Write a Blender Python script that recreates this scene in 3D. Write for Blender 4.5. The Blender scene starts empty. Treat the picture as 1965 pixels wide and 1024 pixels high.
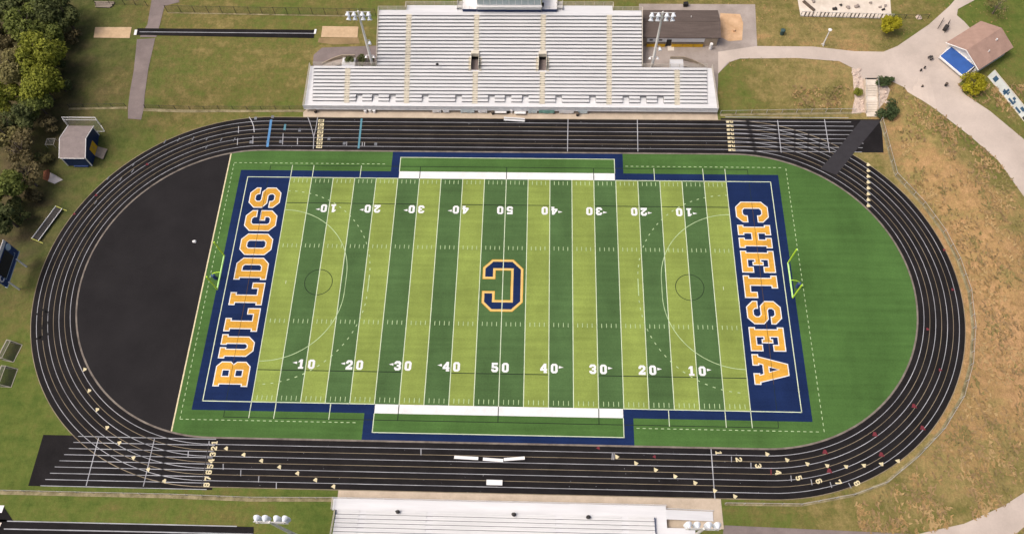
import bpy, bmesh, math, random
from mathutils import Vector, Matrix, Euler, noise
from mathutils.geometry import tessellate_polygon
R = math.radians
random.seed(7)
sc = bpy.context.scene
col = sc.collection

# ------------------------------------------------------------------ camera
CAM = Vector((6.9389, -65.2276, 142.3746)); FPX = 1531.0
EUL = Euler((0.4532, 0.0237, 0.0265), 'XYZ'); MR = EUL.to_matrix()
cd = bpy.data.cameras.new('camera'); cam = bpy.data.objects.new('camera', cd); col.objects.link(cam)
cam.location = CAM; cam.rotation_euler = EUL
cd.sensor_fit = 'HORIZONTAL'; cd.sensor_width = 36; cd.lens = FPX / 1965 * 36
cd.clip_start = 1; cd.clip_end = 5000
sc.camera = cam

# ------------------------------------------------------------------ terrain
def sst(t): t = max(0, min(1, t)); return t * t * (3 - 2 * t)
TX = -2.3; HS = 49.8
def track_dist(x, y):
    dx = max(0, abs(x - TX) - HS)
    d = math.hypot(dx, y) - 40.3
    if x > 40: d = min(d, max(x - 80.5, y - 40.6) if y > 25 else d)
    return d
def zat(x, y):
    if y < -40 and x < 60: return 0.0
    d = track_dist(x, y)
    if d <= 1.5: return 0.0
    y0 = 22 + (-18 - 22) * max(0, min(1, (x + 60) / 120))
    return 2.6 * sst((d - 1.5) / 9.5) * sst((y - y0) / 24)
def at(px, py, z=0.0):
    d = MR @ Vector(((px - 982.5) / FPX, -(py - 512) / FPX, -1)); t = (z - CAM.z) / d.z
    return CAM + d * t
def g(px, py, dz=0.0):                     # a point of the ground seen in the photograph
    z = 0.0
    for _ in range(14):
        p = at(px, py, z); z = 0.5 * z + 0.5 * zat(p.x, p.y)
    p = at(px, py, z); return Vector((p.x, p.y, zat(p.x, p.y) + dz))

# ------------------------------------------------------------------ materials
def mat(name, c, rough=0.8, var=0.12, scale=1.0, c2=None, detail=6, metal=0.0, stretch=None, fine=0.0, spec=0.3):
    m = bpy.data.materials.new(name); m.use_nodes = True; nt = m.node_tree; N = nt.nodes; L = nt.links
    b = N['Principled BSDF']; b.inputs['Roughness'].default_value = rough; b.inputs['Metallic'].default_value = metal
    b.inputs['Specular IOR Level'].default_value = spec
    if var == 0 and c2 is None:
        b.inputs['Base Color'].default_value = (*c, 1); return m
    tc = N.new('ShaderNodeTexCoord'); src = tc.outputs['Object']
    if stretch:
        mp = N.new('ShaderNodeMapping'); mp.inputs['Scale'].default_value = stretch; L.new(src, mp.inputs[0]); src = mp.outputs[0]
    n = N.new('ShaderNodeTexNoise'); n.inputs['Scale'].default_value = scale; n.inputs['Detail'].default_value = detail
    n.inputs['Roughness'].default_value = 0.65
    L.new(src, n.inputs['Vector'])
    r = N.new('ShaderNodeValToRGB'); L.new(n.outputs[0], r.inputs[0])
    r.color_ramp.elements[0].position = 0.3; r.color_ramp.elements[1].position = 0.7
    lo = tuple(v * (1 - var) for v in c); hi = c2 if c2 else tuple(min(1, v * (1 + var)) for v in c)
    r.color_ramp.elements[0].color = (*lo, 1); r.color_ramp.elements[1].color = (*hi, 1)
    out = r.outputs[0]
    if fine > 0:
        n2 = N.new('ShaderNodeTexNoise'); n2.inputs['Scale'].default_value = 3.5; n2.inputs['Detail'].default_value = 3
        L.new(tc.outputs['Object'], n2.inputs['Vector'])
        mr = N.new('ShaderNodeMapRange'); mr.inputs[1].default_value = 0.25; mr.inputs[2].default_value = 0.75
        mr.inputs[3].default_value = 1 - fine; mr.inputs[4].default_value = 1 + fine
        L.new(n2.outputs[0], mr.inputs[0])
        mx = N.new('ShaderNodeVectorMath'); mx.operation = 'SCALE'
        L.new(out, mx.inputs[0]); L.new(mr.outputs[0], mx.inputs['Scale']); out = mx.outputs[0]
    L.new(out, b.inputs['Base Color'])
    return m

def turf_mat(name, c, c2=None):
    """artificial grass; two colours alternate every five yards"""
    m = mat(name, c, 0.95, 0.20, 0.11, fine=0.12, spec=0.1, stretch=(1.0, .55, 1))
    nt = m.node_tree; N = nt.nodes; L = nt.links; b = N['Principled BSDF']
    # brushed pile: faint cross bands left by the groomer, and rolls of slightly different shade
    tc = N.new('ShaderNodeTexCoord'); mp = N.new('ShaderNodeMapping'); mp.inputs['Scale'].default_value = (.05, 1.1, 1); L.new(tc.outputs['Object'], mp.inputs[0])
    bn = N.new('ShaderNodeTexNoise'); bn.inputs['Scale'].default_value = 1.0; bn.inputs['Detail'].default_value = 3; L.new(mp.outputs[0], bn.inputs['Vector'])
    mr = N.new('ShaderNodeMapRange'); mr.inputs[1].default_value = .3; mr.inputs[2].default_value = .7; mr.inputs[3].default_value = .90; mr.inputs[4].default_value = 1.10; L.new(bn.outputs[0], mr.inputs[0])
    vs = N.new('ShaderNodeVectorMath'); vs.operation = 'SCALE'; L.new(b.inputs['Base Color'].links[0].from_socket, vs.inputs[0]); L.new(mr.outputs[0], vs.inputs['Scale']); L.new(vs.outputs[0], b.inputs['Base Color'])
    if c2:
        nt = m.node_tree; N = nt.nodes; L = nt.links; b = N['Principled BSDF']
        old = b.inputs['Base Color'].links[0].from_socket
        tc = N.new('ShaderNodeTexCoord'); sx = N.new('ShaderNodeSeparateXYZ'); L.new(tc.outputs['Object'], sx.inputs[0])
        def mth(op, a, v=None):
            k = N.new('ShaderNodeMath'); k.operation = op
            if isinstance(a, (int, float)): k.inputs[0].default_value = a
            else: L.new(a, k.inputs[0])
            if v is not None: k.inputs[1].default_value = v
            return k.outputs[0]
        f = mth('MODULO', mth('FLOOR', mth('DIVIDE', mth('ABSOLUTE', sx.outputs[0]), 4.572)), 2.0)
        mx = N.new('ShaderNodeVectorMath'); mx.operation = 'MULTIPLY'; L.new(old, mx.inputs[0])
        mx.inputs[1].default_value = tuple(q / p for p, q in zip(c, c2))
        mi = N.new('ShaderNodeMix'); mi.data_type = 'RGBA'; L.new(f, mi.inputs[0]); L.new(old, mi.inputs[6]); L.new(mx.outputs[0], mi.inputs[7])
        # worn nap: faint streaks that run along the stripes
        L.new(mi.outputs[2], b.inputs['Base Color'])
    return m

M = {}
M['track'] = mat('track_rubber', (0.0115, 0.0105, 0.0108), 0.9, 0.22, 0.25, c2=(0.0185, 0.0165, 0.0172), fine=0.2, spec=0.15)
M['asphalt'] = mat('asphalt_pad', (0.0185, 0.0172, 0.0182), 0.95, 0.1, 0.12, c2=(0.0245, 0.0228, 0.0238), fine=0.08, spec=0.12)
M['mat'] = mat('rubber_mat', (0.034, 0.032, 0.036), 0.9, 0.12, 0.8)
M['turf'] = turf_mat('turf_border', (0.066, 0.140, 0.036))
M['field'] = turf_mat('turf_field', (0.070, 0.132, 0.046), (0.226, 0.290, 0.066))
M['navy'] = turf_mat('turf_navy', (0.0105, 0.0235, 0.080))
M['gold'] = turf_mat('turf_gold', (0.62, 0.330, 0.050))
M['lwhite'] = mat('turf_white', (0.74, 0.75, 0.74), 0.9, 0.08, 0.5, fine=0.05)
M['line'] = mat('line_white', (0.58, 0.66, 0.47), 0.9, 0.12, 0.4)
M['dash'] = mat('line_pale', (0.42, 0.55, 0.30), 0.9, 0.25, 0.7)
M['black'] = mat('line_black', (0.014, 0.028, 0.012), 0.9, 0.1, 1)
M['tline'] = mat('track_line_white', (0.38, 0.385, 0.41), 0.8, 0.35, 0.15, c2=(0.54, 0.55, 0.58))
M['tgold'] = mat('track_line_tan', (0.25, 0.195, 0.125), 0.8, 0.35, 0.15, c2=(0.36, 0.30, 0.21))
M['mark'] = mat('track_mark_cream', (0.66, 0.58, 0.36), 0.8, 0.25, 1.5)
M['red'] = mat('track_mark_red', (0.16, 0.025, 0.035), 0.8, 0.2, 2)
M['teal'] = mat('track_mark_teal', (0.09, 0.24, 0.30), 0.8, 0.25, 1)
M['blue'] = mat('track_mark_blue', (0.09, 0.24, 0.46), 0.8, 0.3, 1)
M['curb'] = mat('curb_concrete', (0.15, 0.125, 0.105), 0.9, 0.2, 0.5, c2=(0.27, 0.235, 0.195))
M['conc'] = mat('concrete_warm', (0.50, 0.41, 0.31), 0.9, 0.12, 0.35, c2=(0.60, 0.50, 0.385), fine=0.05)
M['path'] = mat('path_pinkish', (0.50, 0.425, 0.365), 0.95, 0.12, 0.12, c2=(0.59, 0.505, 0.435), fine=0.04)
M['pathg'] = mat('path_grey', (0.19, 0.155, 0.145), 0.95, 0.12, 0.3, c2=(0.25, 0.205, 0.19), fine=0.06)
M['apron'] = mat('apron_grey', (0.31, 0.265, 0.23), 0.95, 0.18, 0.18, c2=(0.42, 0.36, 0.32), fine=0.05)
M['pale'] = mat('pale_concrete', (0.62, 0.54, 0.44), 0.9, 0.1, 0.4, c2=(0.78, 0.70, 0.60))
M['sand'] = mat('sand', (0.52, 0.37, 0.22), 1.0, 0.1, 0.6, c2=(0.62, 0.45, 0.28), fine=0.06)
M['sand2'] = mat('orange_sand', (0.55, 0.34, 0.18), 1.0, 0.1, 0.4, c2=(0.68, 0.46, 0.28), fine=0.05)
M['gravel'] = mat('mow_strip', (0.17, 0.15, 0.065), 1.0, 0.35, 0.5, c2=(0.40, 0.34, 0.20), fine=0.15)
M['alu'] = mat('aluminium_white', (0.63, 0.635, 0.63), 0.55, 0.05, 0.25, c2=(0.71, 0.715, 0.71))
M['alu2'] = mat('aluminium_bright', (0.64, 0.645, 0.65), 0.55, 0.05, 0.3, c2=(0.735, 0.74, 0.745), stretch=(.3, 3, 1))
M['riser'] = mat('dark_riser_shade', (0.026, 0.024, 0.025), 0.9, 0.15, 1)  # near-black puts the shade of the open row gaps into the colour; brackets share it
M['cream'] = mat('aisle_cream', (0.62, 0.575, 0.465), 0.8, 0.08, 0.8)
M['fascia'] = mat('rail_panel', (0.82, 0.82, 0.82), 0.6, 0.06, 0.4)
M['rail'] = mat('galvanised_rail', (0.55, 0.50, 0.42), 0.5, 0.1, 2)
M['galv'] = mat('galvanised_steel', (0.50, 0.49, 0.46), 0.5, 0.1, 2)
M['pole'] = mat('pole_pale', (0.76, 0.74, 0.70), 0.5, 0.06, 2)
M['dark'] = mat('dark_steel', (0.04, 0.037, 0.035), 0.7, 0.15, 2)
M['lamp'] = mat('lamp_housing', (0.72, 0.76, 0.80), 0.4, 0.06, 3)
M['white'] = mat('white_paint', (0.80, 0.79, 0.77), 0.5, 0.05, 1)
M['bluep'] = mat('blue_paint', (0.014, 0.032, 0.10), 0.5, 0.15, 1)
M['bluel'] = mat('blue_canvas', (0.020, 0.085, 0.31), 0.7, 0.18, 0.6)
M['bluesk'] = mat('blue_tarp', (0.06, 0.10, 0.26), 0.7, 0.2, 1)
M['yel'] = mat('yellow_paint', (0.72, 0.42, 0.02), 0.6, 0.1, 1)
M['neon'] = mat('neon_yellow', (0.50, 0.80, 0.05), 0.4, 0.05, 1)
M['neon2'] = mat('neon_bar', (0.52, 0.86, 0.30), 0.4, 0.05, 1)
M['roofb'] = mat('shingle_brown', (0.105, 0.082, 0.070), 0.95, 0.12, 0.5, c2=(0.135, 0.105, 0.092), stretch=(0.4, 3, 1), fine=0.08)
M['rooft'] = mat('shingle_tan', (0.36, 0.235, 0.185), 0.95, 0.1, 0.5, c2=(0.43, 0.285, 0.225), fine=0.05)
M['roofg'] = mat('shingle_grey', (0.235, 0.195, 0.185), 0.95, 0.08, 1, c2=(0.285, 0.24, 0.225), fine=0.05)
M['tan'] = mat('tan_wall', (0.42, 0.34, 0.25), 0.9, 0.1, 1)
M['glass'] = mat('window_glass', (0.48, 0.56, 0.57), 0.2, 0.12, 0.5, spec=0.6)
M['tarp'] = mat('white_tarp', (0.62, 0.57, 0.54), 0.7, 0.12, 1)
M['rust'] = mat('rust_canvas', (0.33, 0.12, 0.06), 0.8, 0.2, 1)
M['black2'] = mat('black_plastic', (0.022, 0.02, 0.021), 0.6, 0.2, 2)
M['screen'] = mat('scoreboard_face', (0.030, 0.030, 0.033), 0.5, 0.15, 1)
M['skyb'] = mat('pale_blue_panel', (0.50, 0.62, 0.70), 0.5, 0.08, 1)
M['tealp'] = mat('teal_banner', (0.20, 0.40, 0.34), 0.7, 0.2, 1)
M['paleteal'] = mat('pale_banner', (0.60, 0.68, 0.68), 0.7, 0.1, 1)
M['stone'] = mat('pink_stone', (0.52, 0.40, 0.33), 0.9, 0.18, 2, c2=(0.70, 0.58, 0.48))
M['bark'] = mat('bark', (0.11, 0.085, 0.065), 0.95, 0.25, 2)
M['barkp'] = mat('pale_bark', (0.20, 0.16, 0.125), 0.95, 0.25, 2)
M['wood'] = mat('grey_wood', (0.30, 0.25, 0.20), 0.9, 0.2, 1)

def leaf_mat(name, c, c2):
    m = mat(name, c, 0.8, 0.25, 0.55, c2=c2, detail=3, fine=0.25, spec=0.2)
    nt = m.node_tree; b = nt.nodes['Principled BSDF']
    out = nt.nodes['Material Output']; tr = nt.nodes.new('ShaderNodeBsdfTranslucent'); mx = nt.nodes.new('ShaderNodeMixShader')
    nt.links.new(b.inputs['Base Color'].links[0].from_socket, tr.inputs[0]); mx.inputs[0].default_value = 0.38
    nt.links.new(b.outputs[0], mx.inputs[1]); nt.links.new(tr.outputs[0], mx.inputs[2]); nt.links.new(mx.outputs[0], out.inputs[0])
    return m
LEAF = {'yellow': leaf_mat('leaf_yellow_green', (0.19, 0.225, 0.035), (0.42, 0.44, 0.065)),
        'bright': leaf_mat('leaf_bright', (0.36, 0.34, 0.022), (0.60, 0.55, 0.04)),
        'olive': leaf_mat('leaf_olive', (0.20, 0.185, 0.07), (0.38, 0.34, 0.14)),
        'dark': leaf_mat('leaf_dark', (0.095, 0.120, 0.045), (0.20, 0.225, 0.08)),
        'mid': leaf_mat('leaf_mid', (0.125, 0.165, 0.042), (0.29, 0.33, 0.08)),
        'brown': leaf_mat('leaf_brown', (0.155, 0.13, 0.06), (0.30, 0.25, 0.12)),
        'shrub': leaf_mat('leaf_shrub', (0.06, 0.10, 0.04), (0.15, 0.20, 0.08))}

def mesh_net_mat(name, c, dens):
    """woven wire or netting: a grid of strands with open holes between"""
    m = bpy.data.materials.new(name); m.use_nodes = True; nt = m.node_tree
    b = nt.nodes['Principled BSDF']; b.inputs['Base Color'].default_value = (*c, 1); b.inputs['Roughness'].default_value = 0.6
    tr = nt.nodes.new('ShaderNodeBsdfTransparent'); mx = nt.nodes.new('ShaderNodeMixShader')
    tc = nt.nodes.new('ShaderNodeTexCoord'); br = nt.nodes.new('ShaderNodeTexWave'); br.inputs['Scale'].default_value = 12
    br.bands_direction = 'DIAGONAL'; nt.links.new(tc.outputs['Object'], br.inputs['Vector'])
    mr = nt.nodes.new('ShaderNodeMapRange'); mr.inputs[3].default_value = 0; mr.inputs[4].default_value = dens * 2
    nt.links.new(br.outputs['Fac'], mr.inputs[0]); nt.links.new(mr.outputs[0], mx.inputs[0])
    nt.links.new(tr.outputs[0], mx.inputs[1]); nt.links.new(b.outputs[0], mx.inputs[2])
    nt.links.new(mx.outputs[0], nt.nodes['Material Output'].inputs[0]); return m
M['wire'] = mesh_net_mat('chain_link', (0.20, 0.18, 0.13), 0.22)
M['net'] = mesh_net_mat('goal_net', (0.03, 0.032, 0.022), 0.75)
M['netw'] = mesh_net_mat('pale_net', (0.6, 0.6, 0.58), 0.10)

# ------------------------------------------------------------------ mesh builder
class MB:
    def __init__(s): s.v = []; s.f = []
    def face(s, pts):
        k = len(s.v); s.v += [tuple(p) for p in pts]; s.f.append(tuple(range(k, k + len(pts))))
    def hexa(s, p):            # 8 points: bottom ccw then top ccw
        k = len(s.v); s.v += [tuple(q) for q in p]
        for f in ((3, 2, 1, 0), (4, 5, 6, 7), (0, 1, 5, 4), (1, 2, 6, 5), (2, 3, 7, 6), (3, 0, 4, 7)): s.f.append(tuple(k + i for i in f))
    def box(s, x0, x1, y0, y1, z0, z1):
        s.hexa([(x0, y0, z0), (x1, y0, z0), (x1, y1, z0), (x0, y1, z0), (x0, y0, z1), (x1, y0, z1), (x1, y1, z1), (x0, y1, z1)])
    def obox(s, c, ux, lx, ly, lz, uy=None):   # oriented box, base centre c, ux horizontal dir
        ux = Vector(ux).normalized(); uz = Vector((0, 0, 1)); uy = uz.cross(ux); c = Vector(c)
        a = ux * lx / 2; b = uy * ly / 2; h = uz * lz
        s.hexa([c - a - b, c + a - b, c + a + b, c - a + b, c - a - b + h, c + a - b + h, c + a + b + h, c - a + b + h])
    def tube(s, a, b, r0, r1=None, n=8):
        a = Vector(a); b = Vector(b); r1 = r0 if r1 is None else r1
        d = (b - a).normalized(); u = d.orthogonal().normalized(); w = d.cross(u); k = len(s.v)
        for p, r in ((a, r0), (b, r1)):
            for i in range(n):
                t = 2 * math.pi * i / n; s.v.append(tuple(p + u * r * math.cos(t) + w * r * math.sin(t)))
        for i in range(n): s.f.append((k + i, k + (i + 1) % n, k + n + (i + 1) % n, k + n + i))
        s.f.append(tuple(k + n - 1 - i for i in range(n))); s.f.append(tuple(k + n + i for i in range(n)))
    def path(s, pts, r, n=8):
        for a, b in zip(pts, pts[1:]): s.tube(a, b, r, n=n)
    def prism(s, pts, off):      # polygon pts extruded by vector off
        off = Vector(off); pts = [Vector(p) for p in pts]; q = [p + off for p in pts]
        s.face(pts[::-1]); s.face(q); n = len(pts)
        for i in range(n): s.face([pts[i], pts[(i + 1) % n], q[(i + 1) % n], q[i]])
    def build(s, name, m, parent=None, smooth=False):
        me = bpy.data.meshes.new(name); me.from_pydata(s.v, [], s.f); me.update()
        bm = bmesh.new(); bm.from_mesh(me); bmesh.ops.recalc_face_normals(bm, faces=bm.faces) if not smooth else None
        bm.to_mesh(me); bm.free()
        me.materials.append(m)
        if smooth:
            for p in me.polygons: p.use_smooth = True
        o = bpy.data.objects.new(name, me); col.objects.link(o)
        if parent:
            o.parent = parent; o.matrix_parent_inverse = parent.matrix_world.inverted() if False else Matrix.Identity(4)
            if parent.get('_org') is not None:
                org = Vector(parent['_org']); me.transform(Matrix.Translation(-org))
        return o
def tag(o, label=None, cat=None, group=None, kind=None):
    if label: o['label'] = label
    if cat: o['category'] = cat
    if group: o['group'] = group
    if kind: o['kind'] = kind
    return o
def thing(name, label, cat, loc=(0, 0, 0), group=None):
    """an Empty at the thing's base; its parts are built in world space and shifted to it"""
    o = bpy.data.objects.new(name, None); col.objects.link(o); o.location = loc; o['_org'] = tuple(loc)
    o.empty_display_size = 0.5
    return tag(o, label, cat, group)
def sub(o_part, mb, name, m):     # sub-part of a part (world coordinates follow the thing)
    root = o_part.parent
    k = mb.build(name, m); org = Vector(root['_org']); k.data.transform(Matrix.Translation(-org)); k.parent = o_part
    return k
def copy_tree(o, parent=None):
    c = o.copy(); col.objects.link(c)
    if parent: c.parent = parent
    for ch in list(o.children): copy_tree(ch, c)
    return c

def struct(mb, name, m, desc=None):
    return tag(mb.build(name, m), desc, None, None, 'structure')

# flat sheets draped on the ground
PAVED = []
def sheet(name, pts, dz, m, step=1.2, holes=()):
    if step and name != 'mow_strip': PAVED.append([(p[0], p[1]) for p in pts])
    bm = bmesh.new()
    loops = [[Vector((p[0], p[1], 0)) for p in pts]] + [[Vector((p[0], p[1], 0)) for p in h] for h in holes]
    flat = [p for l in loops for p in l]
    vs = [bm.verts.new(p) for p in flat]
    for t in tessellate_polygon(loops):
        try: bm.faces.new([vs[i] for i in t])
        except ValueError: pass
    if step:
        xs = [p.x for p in flat]; ys = [p.y for p in flat]
        for ax, lo, hi in ((0, min(xs), max(xs)), (1, min(ys), max(ys))):
            k = math.floor(lo / step) + 1
            while k * step < hi:
                co = Vector((0, 0, 0)); co[ax] = k * step; no = Vector((0, 0, 0)); no[ax] = 1
                bmesh.ops.bisect_plane(bm, geom=bm.verts[:] + bm.edges[:] + bm.faces[:], plane_co=co, plane_no=no); k += 1
    for v in bm.verts: v.co.z = (zat(v.co.x, v.co.y) if step else 0) + dz
    for f in bm.faces:
        f.normal_update()
        if f.normal.z < 0: f.normal_flip()
    me = bpy.data.meshes.new(name); bm.to_mesh(me); bm.free(); me.materials.append(m)
    o = bpy.data.objects.new(name, me); col.objects.link(o); o['kind'] = 'structure'; return o
def gp(l): return [g(*p) for p in l]

class Flat(MB):
    """flat painted shapes at one height"""
    def __init__(s, z): super().__init__(); s.z = z
    def rect(s, x0, x1, y0, y1):
        if x0 > x1: x0, x1 = x1, x0
        if y0 > y1: y0, y1 = y1, y0
        z = s.z; s.face([(x0, y0, z), (x1, y0, z), (x1, y1, z), (x0, y1, z)])
    def seg(s, a, b, w):
        a = Vector((a[0], a[1], 0)); b = Vector((b[0], b[1], 0)); d = (b - a).normalized(); n = Vector((-d.y, d.x, 0)) * w / 2
        s.face([(*(q.xy), s.z) for q in (a - n, b - n, b + n, a + n)])
    def strip(s, pts, w):
        n = len(pts); k = len(s.v); P = [Vector((p[0], p[1])) for p in pts]
        for i in range(n):
            d = (P[min(n - 1, i + 1)] - P[max(0, i - 1)]).normalized(); q = Vector((-d.y, d.x)) * w / 2
            s.v += [(*(P[i] - q), s.z), (*(P[i] + q), s.z)]
        for i in range(n - 1): s.f.append((k + 2 * i, k + 2 * i + 2, k + 2 * i + 3, k + 2 * i + 1))
    def poly(s, loops):
        L_ = [[Vector((p[0], p[1], 0)) for p in l] for l in loops]; k = len(s.v)
        for l in L_:
            for p in l: s.v.append((p.x, p.y, s.z))
        for t in tessellate_polygon(L_):
            a, b, c = [Vector(s.v[k + i]) for i in t]
            if (b - a).cross(c - a).z < 0: t = t[::-1]
            s.f.append(tuple(k + i for i in t))
def arc(cx, cy, r, a0, a1, n=48): return [(cx + r * math.cos(R(a0 + (a1 - a0) * i / n)), cy + r * math.sin(R(a0 + (a1 - a0) * i / n))) for i in range(n + 1)]

# ------------------------------------------------------------------ ground
def ground():
    xs = [-900, -500, -300, -200, -160] + [-140 + i for i in range(0, 281)] + [160, 200, 300, 500, 900]
    ys = [-900, -500, -200, -100] + [-70 + i for i in range(0, 171)] + [120, 160, 250, 500, 900]
    v = [(x, y, zat(x, y)) for y in ys for x in xs]; nx = len(xs)
    f = [(j * nx + i, j * nx + i + 1, (j + 1) * nx + i + 1, (j + 1) * nx + i) for j in range(len(ys) - 1) for i in range(nx - 1)]
    me = bpy.data.meshes.new('ground'); me.from_pydata(v, [], f); me.update()
    # how dry the grass is (0 green .. 1 straw) and where the soil is bare
    blobs = [(180, 30, 9, .12), (190, 150, 9, .08), (215, 110, 6, .15), (222, 165, 5, .62), (330, 110, 8, .35), (350, 160, 8, .50), (430, 150, 9, .46), (450, 115, 8, .30),
             (540, 160, 10, .42), (560, 90, 7, .45), (300, 25, 6, .45), (420, 45, 6, .45), (600, 20, 9, .38), (480, 5, 8, .36), (660, 100, 6, .55), (430, 190, 6, .36), (560, 195, 6, .35),
             (160, 220, 6, .22), (330, 225, 8, .36), (420, 222, 6, .36), (550, 220, 6, .30), (220, 300, 8, .24), (140, 380, 8, .10), (60, 470, 8, .12), (30, 600, 7, .38), (20, 640, 5, .42), (50, 780, 12, .16), (30, 700, 8, .20),
             (25, 880, 12, .12), (200, 965, 10, .18), (350, 975, 9, .26), (500, 970, 9, .20), (600, 985, 8, .14), (450, 990, 7, .30), (100, 950, 7, .24), (450, 945, 7, .33),
             (1480, 50, 9, .62), (1540, 75, 7, .70), (1640, 75, 8, .66), (1740, 30, 7, .55), (1500, 160, 11, .55), (1560, 140, 8, .58), (1410, 145, 5, .18), (1400, 185, 6, .30), (1600, 190, 7, .5), (1480, 200, 8, .45),
             (1490, 10, 8, .35), (1700, 60, 6, .40), (1750, 60, 6, .32),
             (1740, 220, 7, .72), (1790, 290, 9, .82), (1850, 330, 10, .88), (1900, 420, 11, .90), (1900, 560, 11, .95), (1930, 650, 11, .98), (1920, 760, 12, .98), (1880, 850, 12, .90), (1800, 920, 11, .68),
             (1700, 980, 10, .55), (1600, 990, 9, .50), (1470, 990, 8, .30), (1430, 1000, 6, .26), (1560, 975, 6, .45), (1950, 880, 7, .30), (1860, 960, 8, .28), (1780, 990, 7, .30), (1900, 930, 6, .35),
             (1770, 215, 3, .25), (1800, 238, 4, .15), (1840, 268, 4, .12), (1875, 300, 4, .14), (1905, 330, 3.5, .2), (1930, 355, 3, .25), (1800, 250, 5, .40), (1870, 290, 5, .30), (1930, 330, 5, .30), (1960, 430, 5, .5), (1960, 520, 5, .55), (1730, 190, 5, .62),
             (1700, 340, 5, .50), (1760, 400, 5, .52), (1830, 520, 5, .56), (1862, 640, 6, .55), (1850, 740, 6, .55), (1780, 870, 6, .48), (1690, 300, 5, .45),
             (1940, 528, 3, .3), (1940, 435, 3, .3), (1880, 500, 8, .95), (1890, 690, 8, 1.0), (1900, 20, 9, .16), (1950, 40, 8, .18), (1930, 130, 8, .22), (1910, 160, 7, .26), (1880, 190, 6, .42), (1850, 165, 6, .40), (1950, 180, 7, .48), (1920, 240, 6, .36), (1955, 245, 6, .24), (1900, 205, 6, .35),
             (800, 5, 12, .30), (1150, 5, 12, .38), (1300, 3, 9, .45)]
    B = [(at(a, b, 0 if a < 1400 or b > 600 else 2.0), r, d) for a, b, r, d in blobs]
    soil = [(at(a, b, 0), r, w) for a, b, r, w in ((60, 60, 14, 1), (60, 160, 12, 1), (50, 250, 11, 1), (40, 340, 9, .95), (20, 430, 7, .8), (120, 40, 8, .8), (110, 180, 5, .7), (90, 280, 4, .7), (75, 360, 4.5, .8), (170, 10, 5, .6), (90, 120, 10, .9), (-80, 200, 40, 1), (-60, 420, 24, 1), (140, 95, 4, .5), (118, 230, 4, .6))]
    a1 = me.attributes.new('dry', 'FLOAT', 'POINT'); a2 = me.attributes.new('soil', 'FLOAT', 'POINT')
    d1 = []; d2 = []
    for x, y, z in v:
        sw = 0.02; sd = 0.02 * 0.35; so = 0.0
        if -150 < x < 150 and -75 < y < 105:
            for p, r, d in B:
                q = (x - p.x) ** 2 + (y - p.y) ** 2
                w = math.exp(-q / (1.1 * r * r)) + 0.4 / (1 + q / 6) ** 2
                sw += w; sd += w * d
            for p, r, w in soil:
                q = (x - p.x) ** 2 + (y - p.y) ** 2
                so = max(so, w * math.exp(-(q / (r * r)) ** 1.5))
        n1 = noise.fractal(Vector((x * .07, y * .07, 3)), 1, 2, 4); n2 = noise.noise(Vector((x * .25, y * .6, 9)))
        d1.append(min(1, max(0, sd / sw + 0.12 * n1 + 0.06 * n2))); d2.append(min(1, so * (1 + 0.5 * n2)))
    a1.data.foreach_set('value', d1); a2.data.foreach_set('value', d2)
    m = bpy.data.materials.new('grass_ground'); m.use_nodes = True; nt = m.node_tree; N = nt.nodes; L = nt.links
    b = N['Principled BSDF']; b.inputs['Roughness'].default_value = 1; b.inputs['Specular IOR Level'].default_value = 0.08
    at1 = N.new('ShaderNodeAttribute'); at1.attribute_name = 'dry'; at2 = N.new('ShaderNodeAttribute'); at2.attribute_name = 'soil'
    tc = N.new('ShaderNodeTexCoord')
    def nz(scale, det, st=None, rough=0.6):
        n = N.new('ShaderNodeTexNoise'); n.inputs['Scale'].default_value = scale; n.inputs['Detail'].default_value = det; n.inputs['Roughness'].default_value = rough
        s_ = tc.outputs['Object']
        if st:
            mp = N.new('ShaderNodeMapping'); mp.inputs['Scale'].default_value = st; mp.inputs['Rotation'].default_value = (0, 0, R(8)); L.new(s_, mp.inputs[0]); s_ = mp.outputs[0]
        L.new(s_, n.inputs['Vector']); return n.outputs[0]
    def ma(op, a, c):
        k = N.new('ShaderNodeMath'); k.operation = op
        for i, q in enumerate((a, c)):
            if isinstance(q, (int, float)): k.inputs[i].default_value = q
            else: L.new(q, k.inputs[i])
        return k.outputs[0]
    nb = nz(0.35, 8, None, 0.7); nm = nz(1.0, 5, (0.12, 0.9, 1)); nf = nz(2.2, 4, None, 0.7)
    s1 = ma('ADD', at1.outputs['Fac'], ma('MULTIPLY', ma('SUBTRACT', nb, 0.5), 0.95))
    s1 = ma('ADD', s1, ma('MULTIPLY', ma('SUBTRACT', nm, 0.5), 0.34))
    s1 = ma('ADD', s1, ma('MULTIPLY', ma('SUBTRACT', nf, 0.5), 0.30))
    r = N.new('ShaderNodeValToRGB'); L.new(s1, r.inputs[0]); e = r.color_ramp.elements
    e[0].position = 0.0; e[0].color = (0.078, 0.118, 0.024, 1); e[1].position = 1.0; e[1].color = (0.405, 0.250, 0.122, 1)
    for p, c in ((0.22, (0.120, 0.148, 0.034)), (0.42, (0.158, 0.144, 0.045)), (0.62, (0.262, 0.205, 0.080)), (0.8, (0.338, 0.218, 0.096))):
        q = e.new(p); q.color = (*c, 1)
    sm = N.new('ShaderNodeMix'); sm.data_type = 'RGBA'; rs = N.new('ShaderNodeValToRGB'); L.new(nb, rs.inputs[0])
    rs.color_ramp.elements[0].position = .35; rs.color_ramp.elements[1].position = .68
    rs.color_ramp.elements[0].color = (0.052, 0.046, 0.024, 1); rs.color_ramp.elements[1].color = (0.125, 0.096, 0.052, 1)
    L.new(at2.outputs['Fac'], sm.inputs[0]); L.new(r.outputs[0], sm.inputs[6]); L.new(rs.outputs[0], sm.inputs[7])
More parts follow.
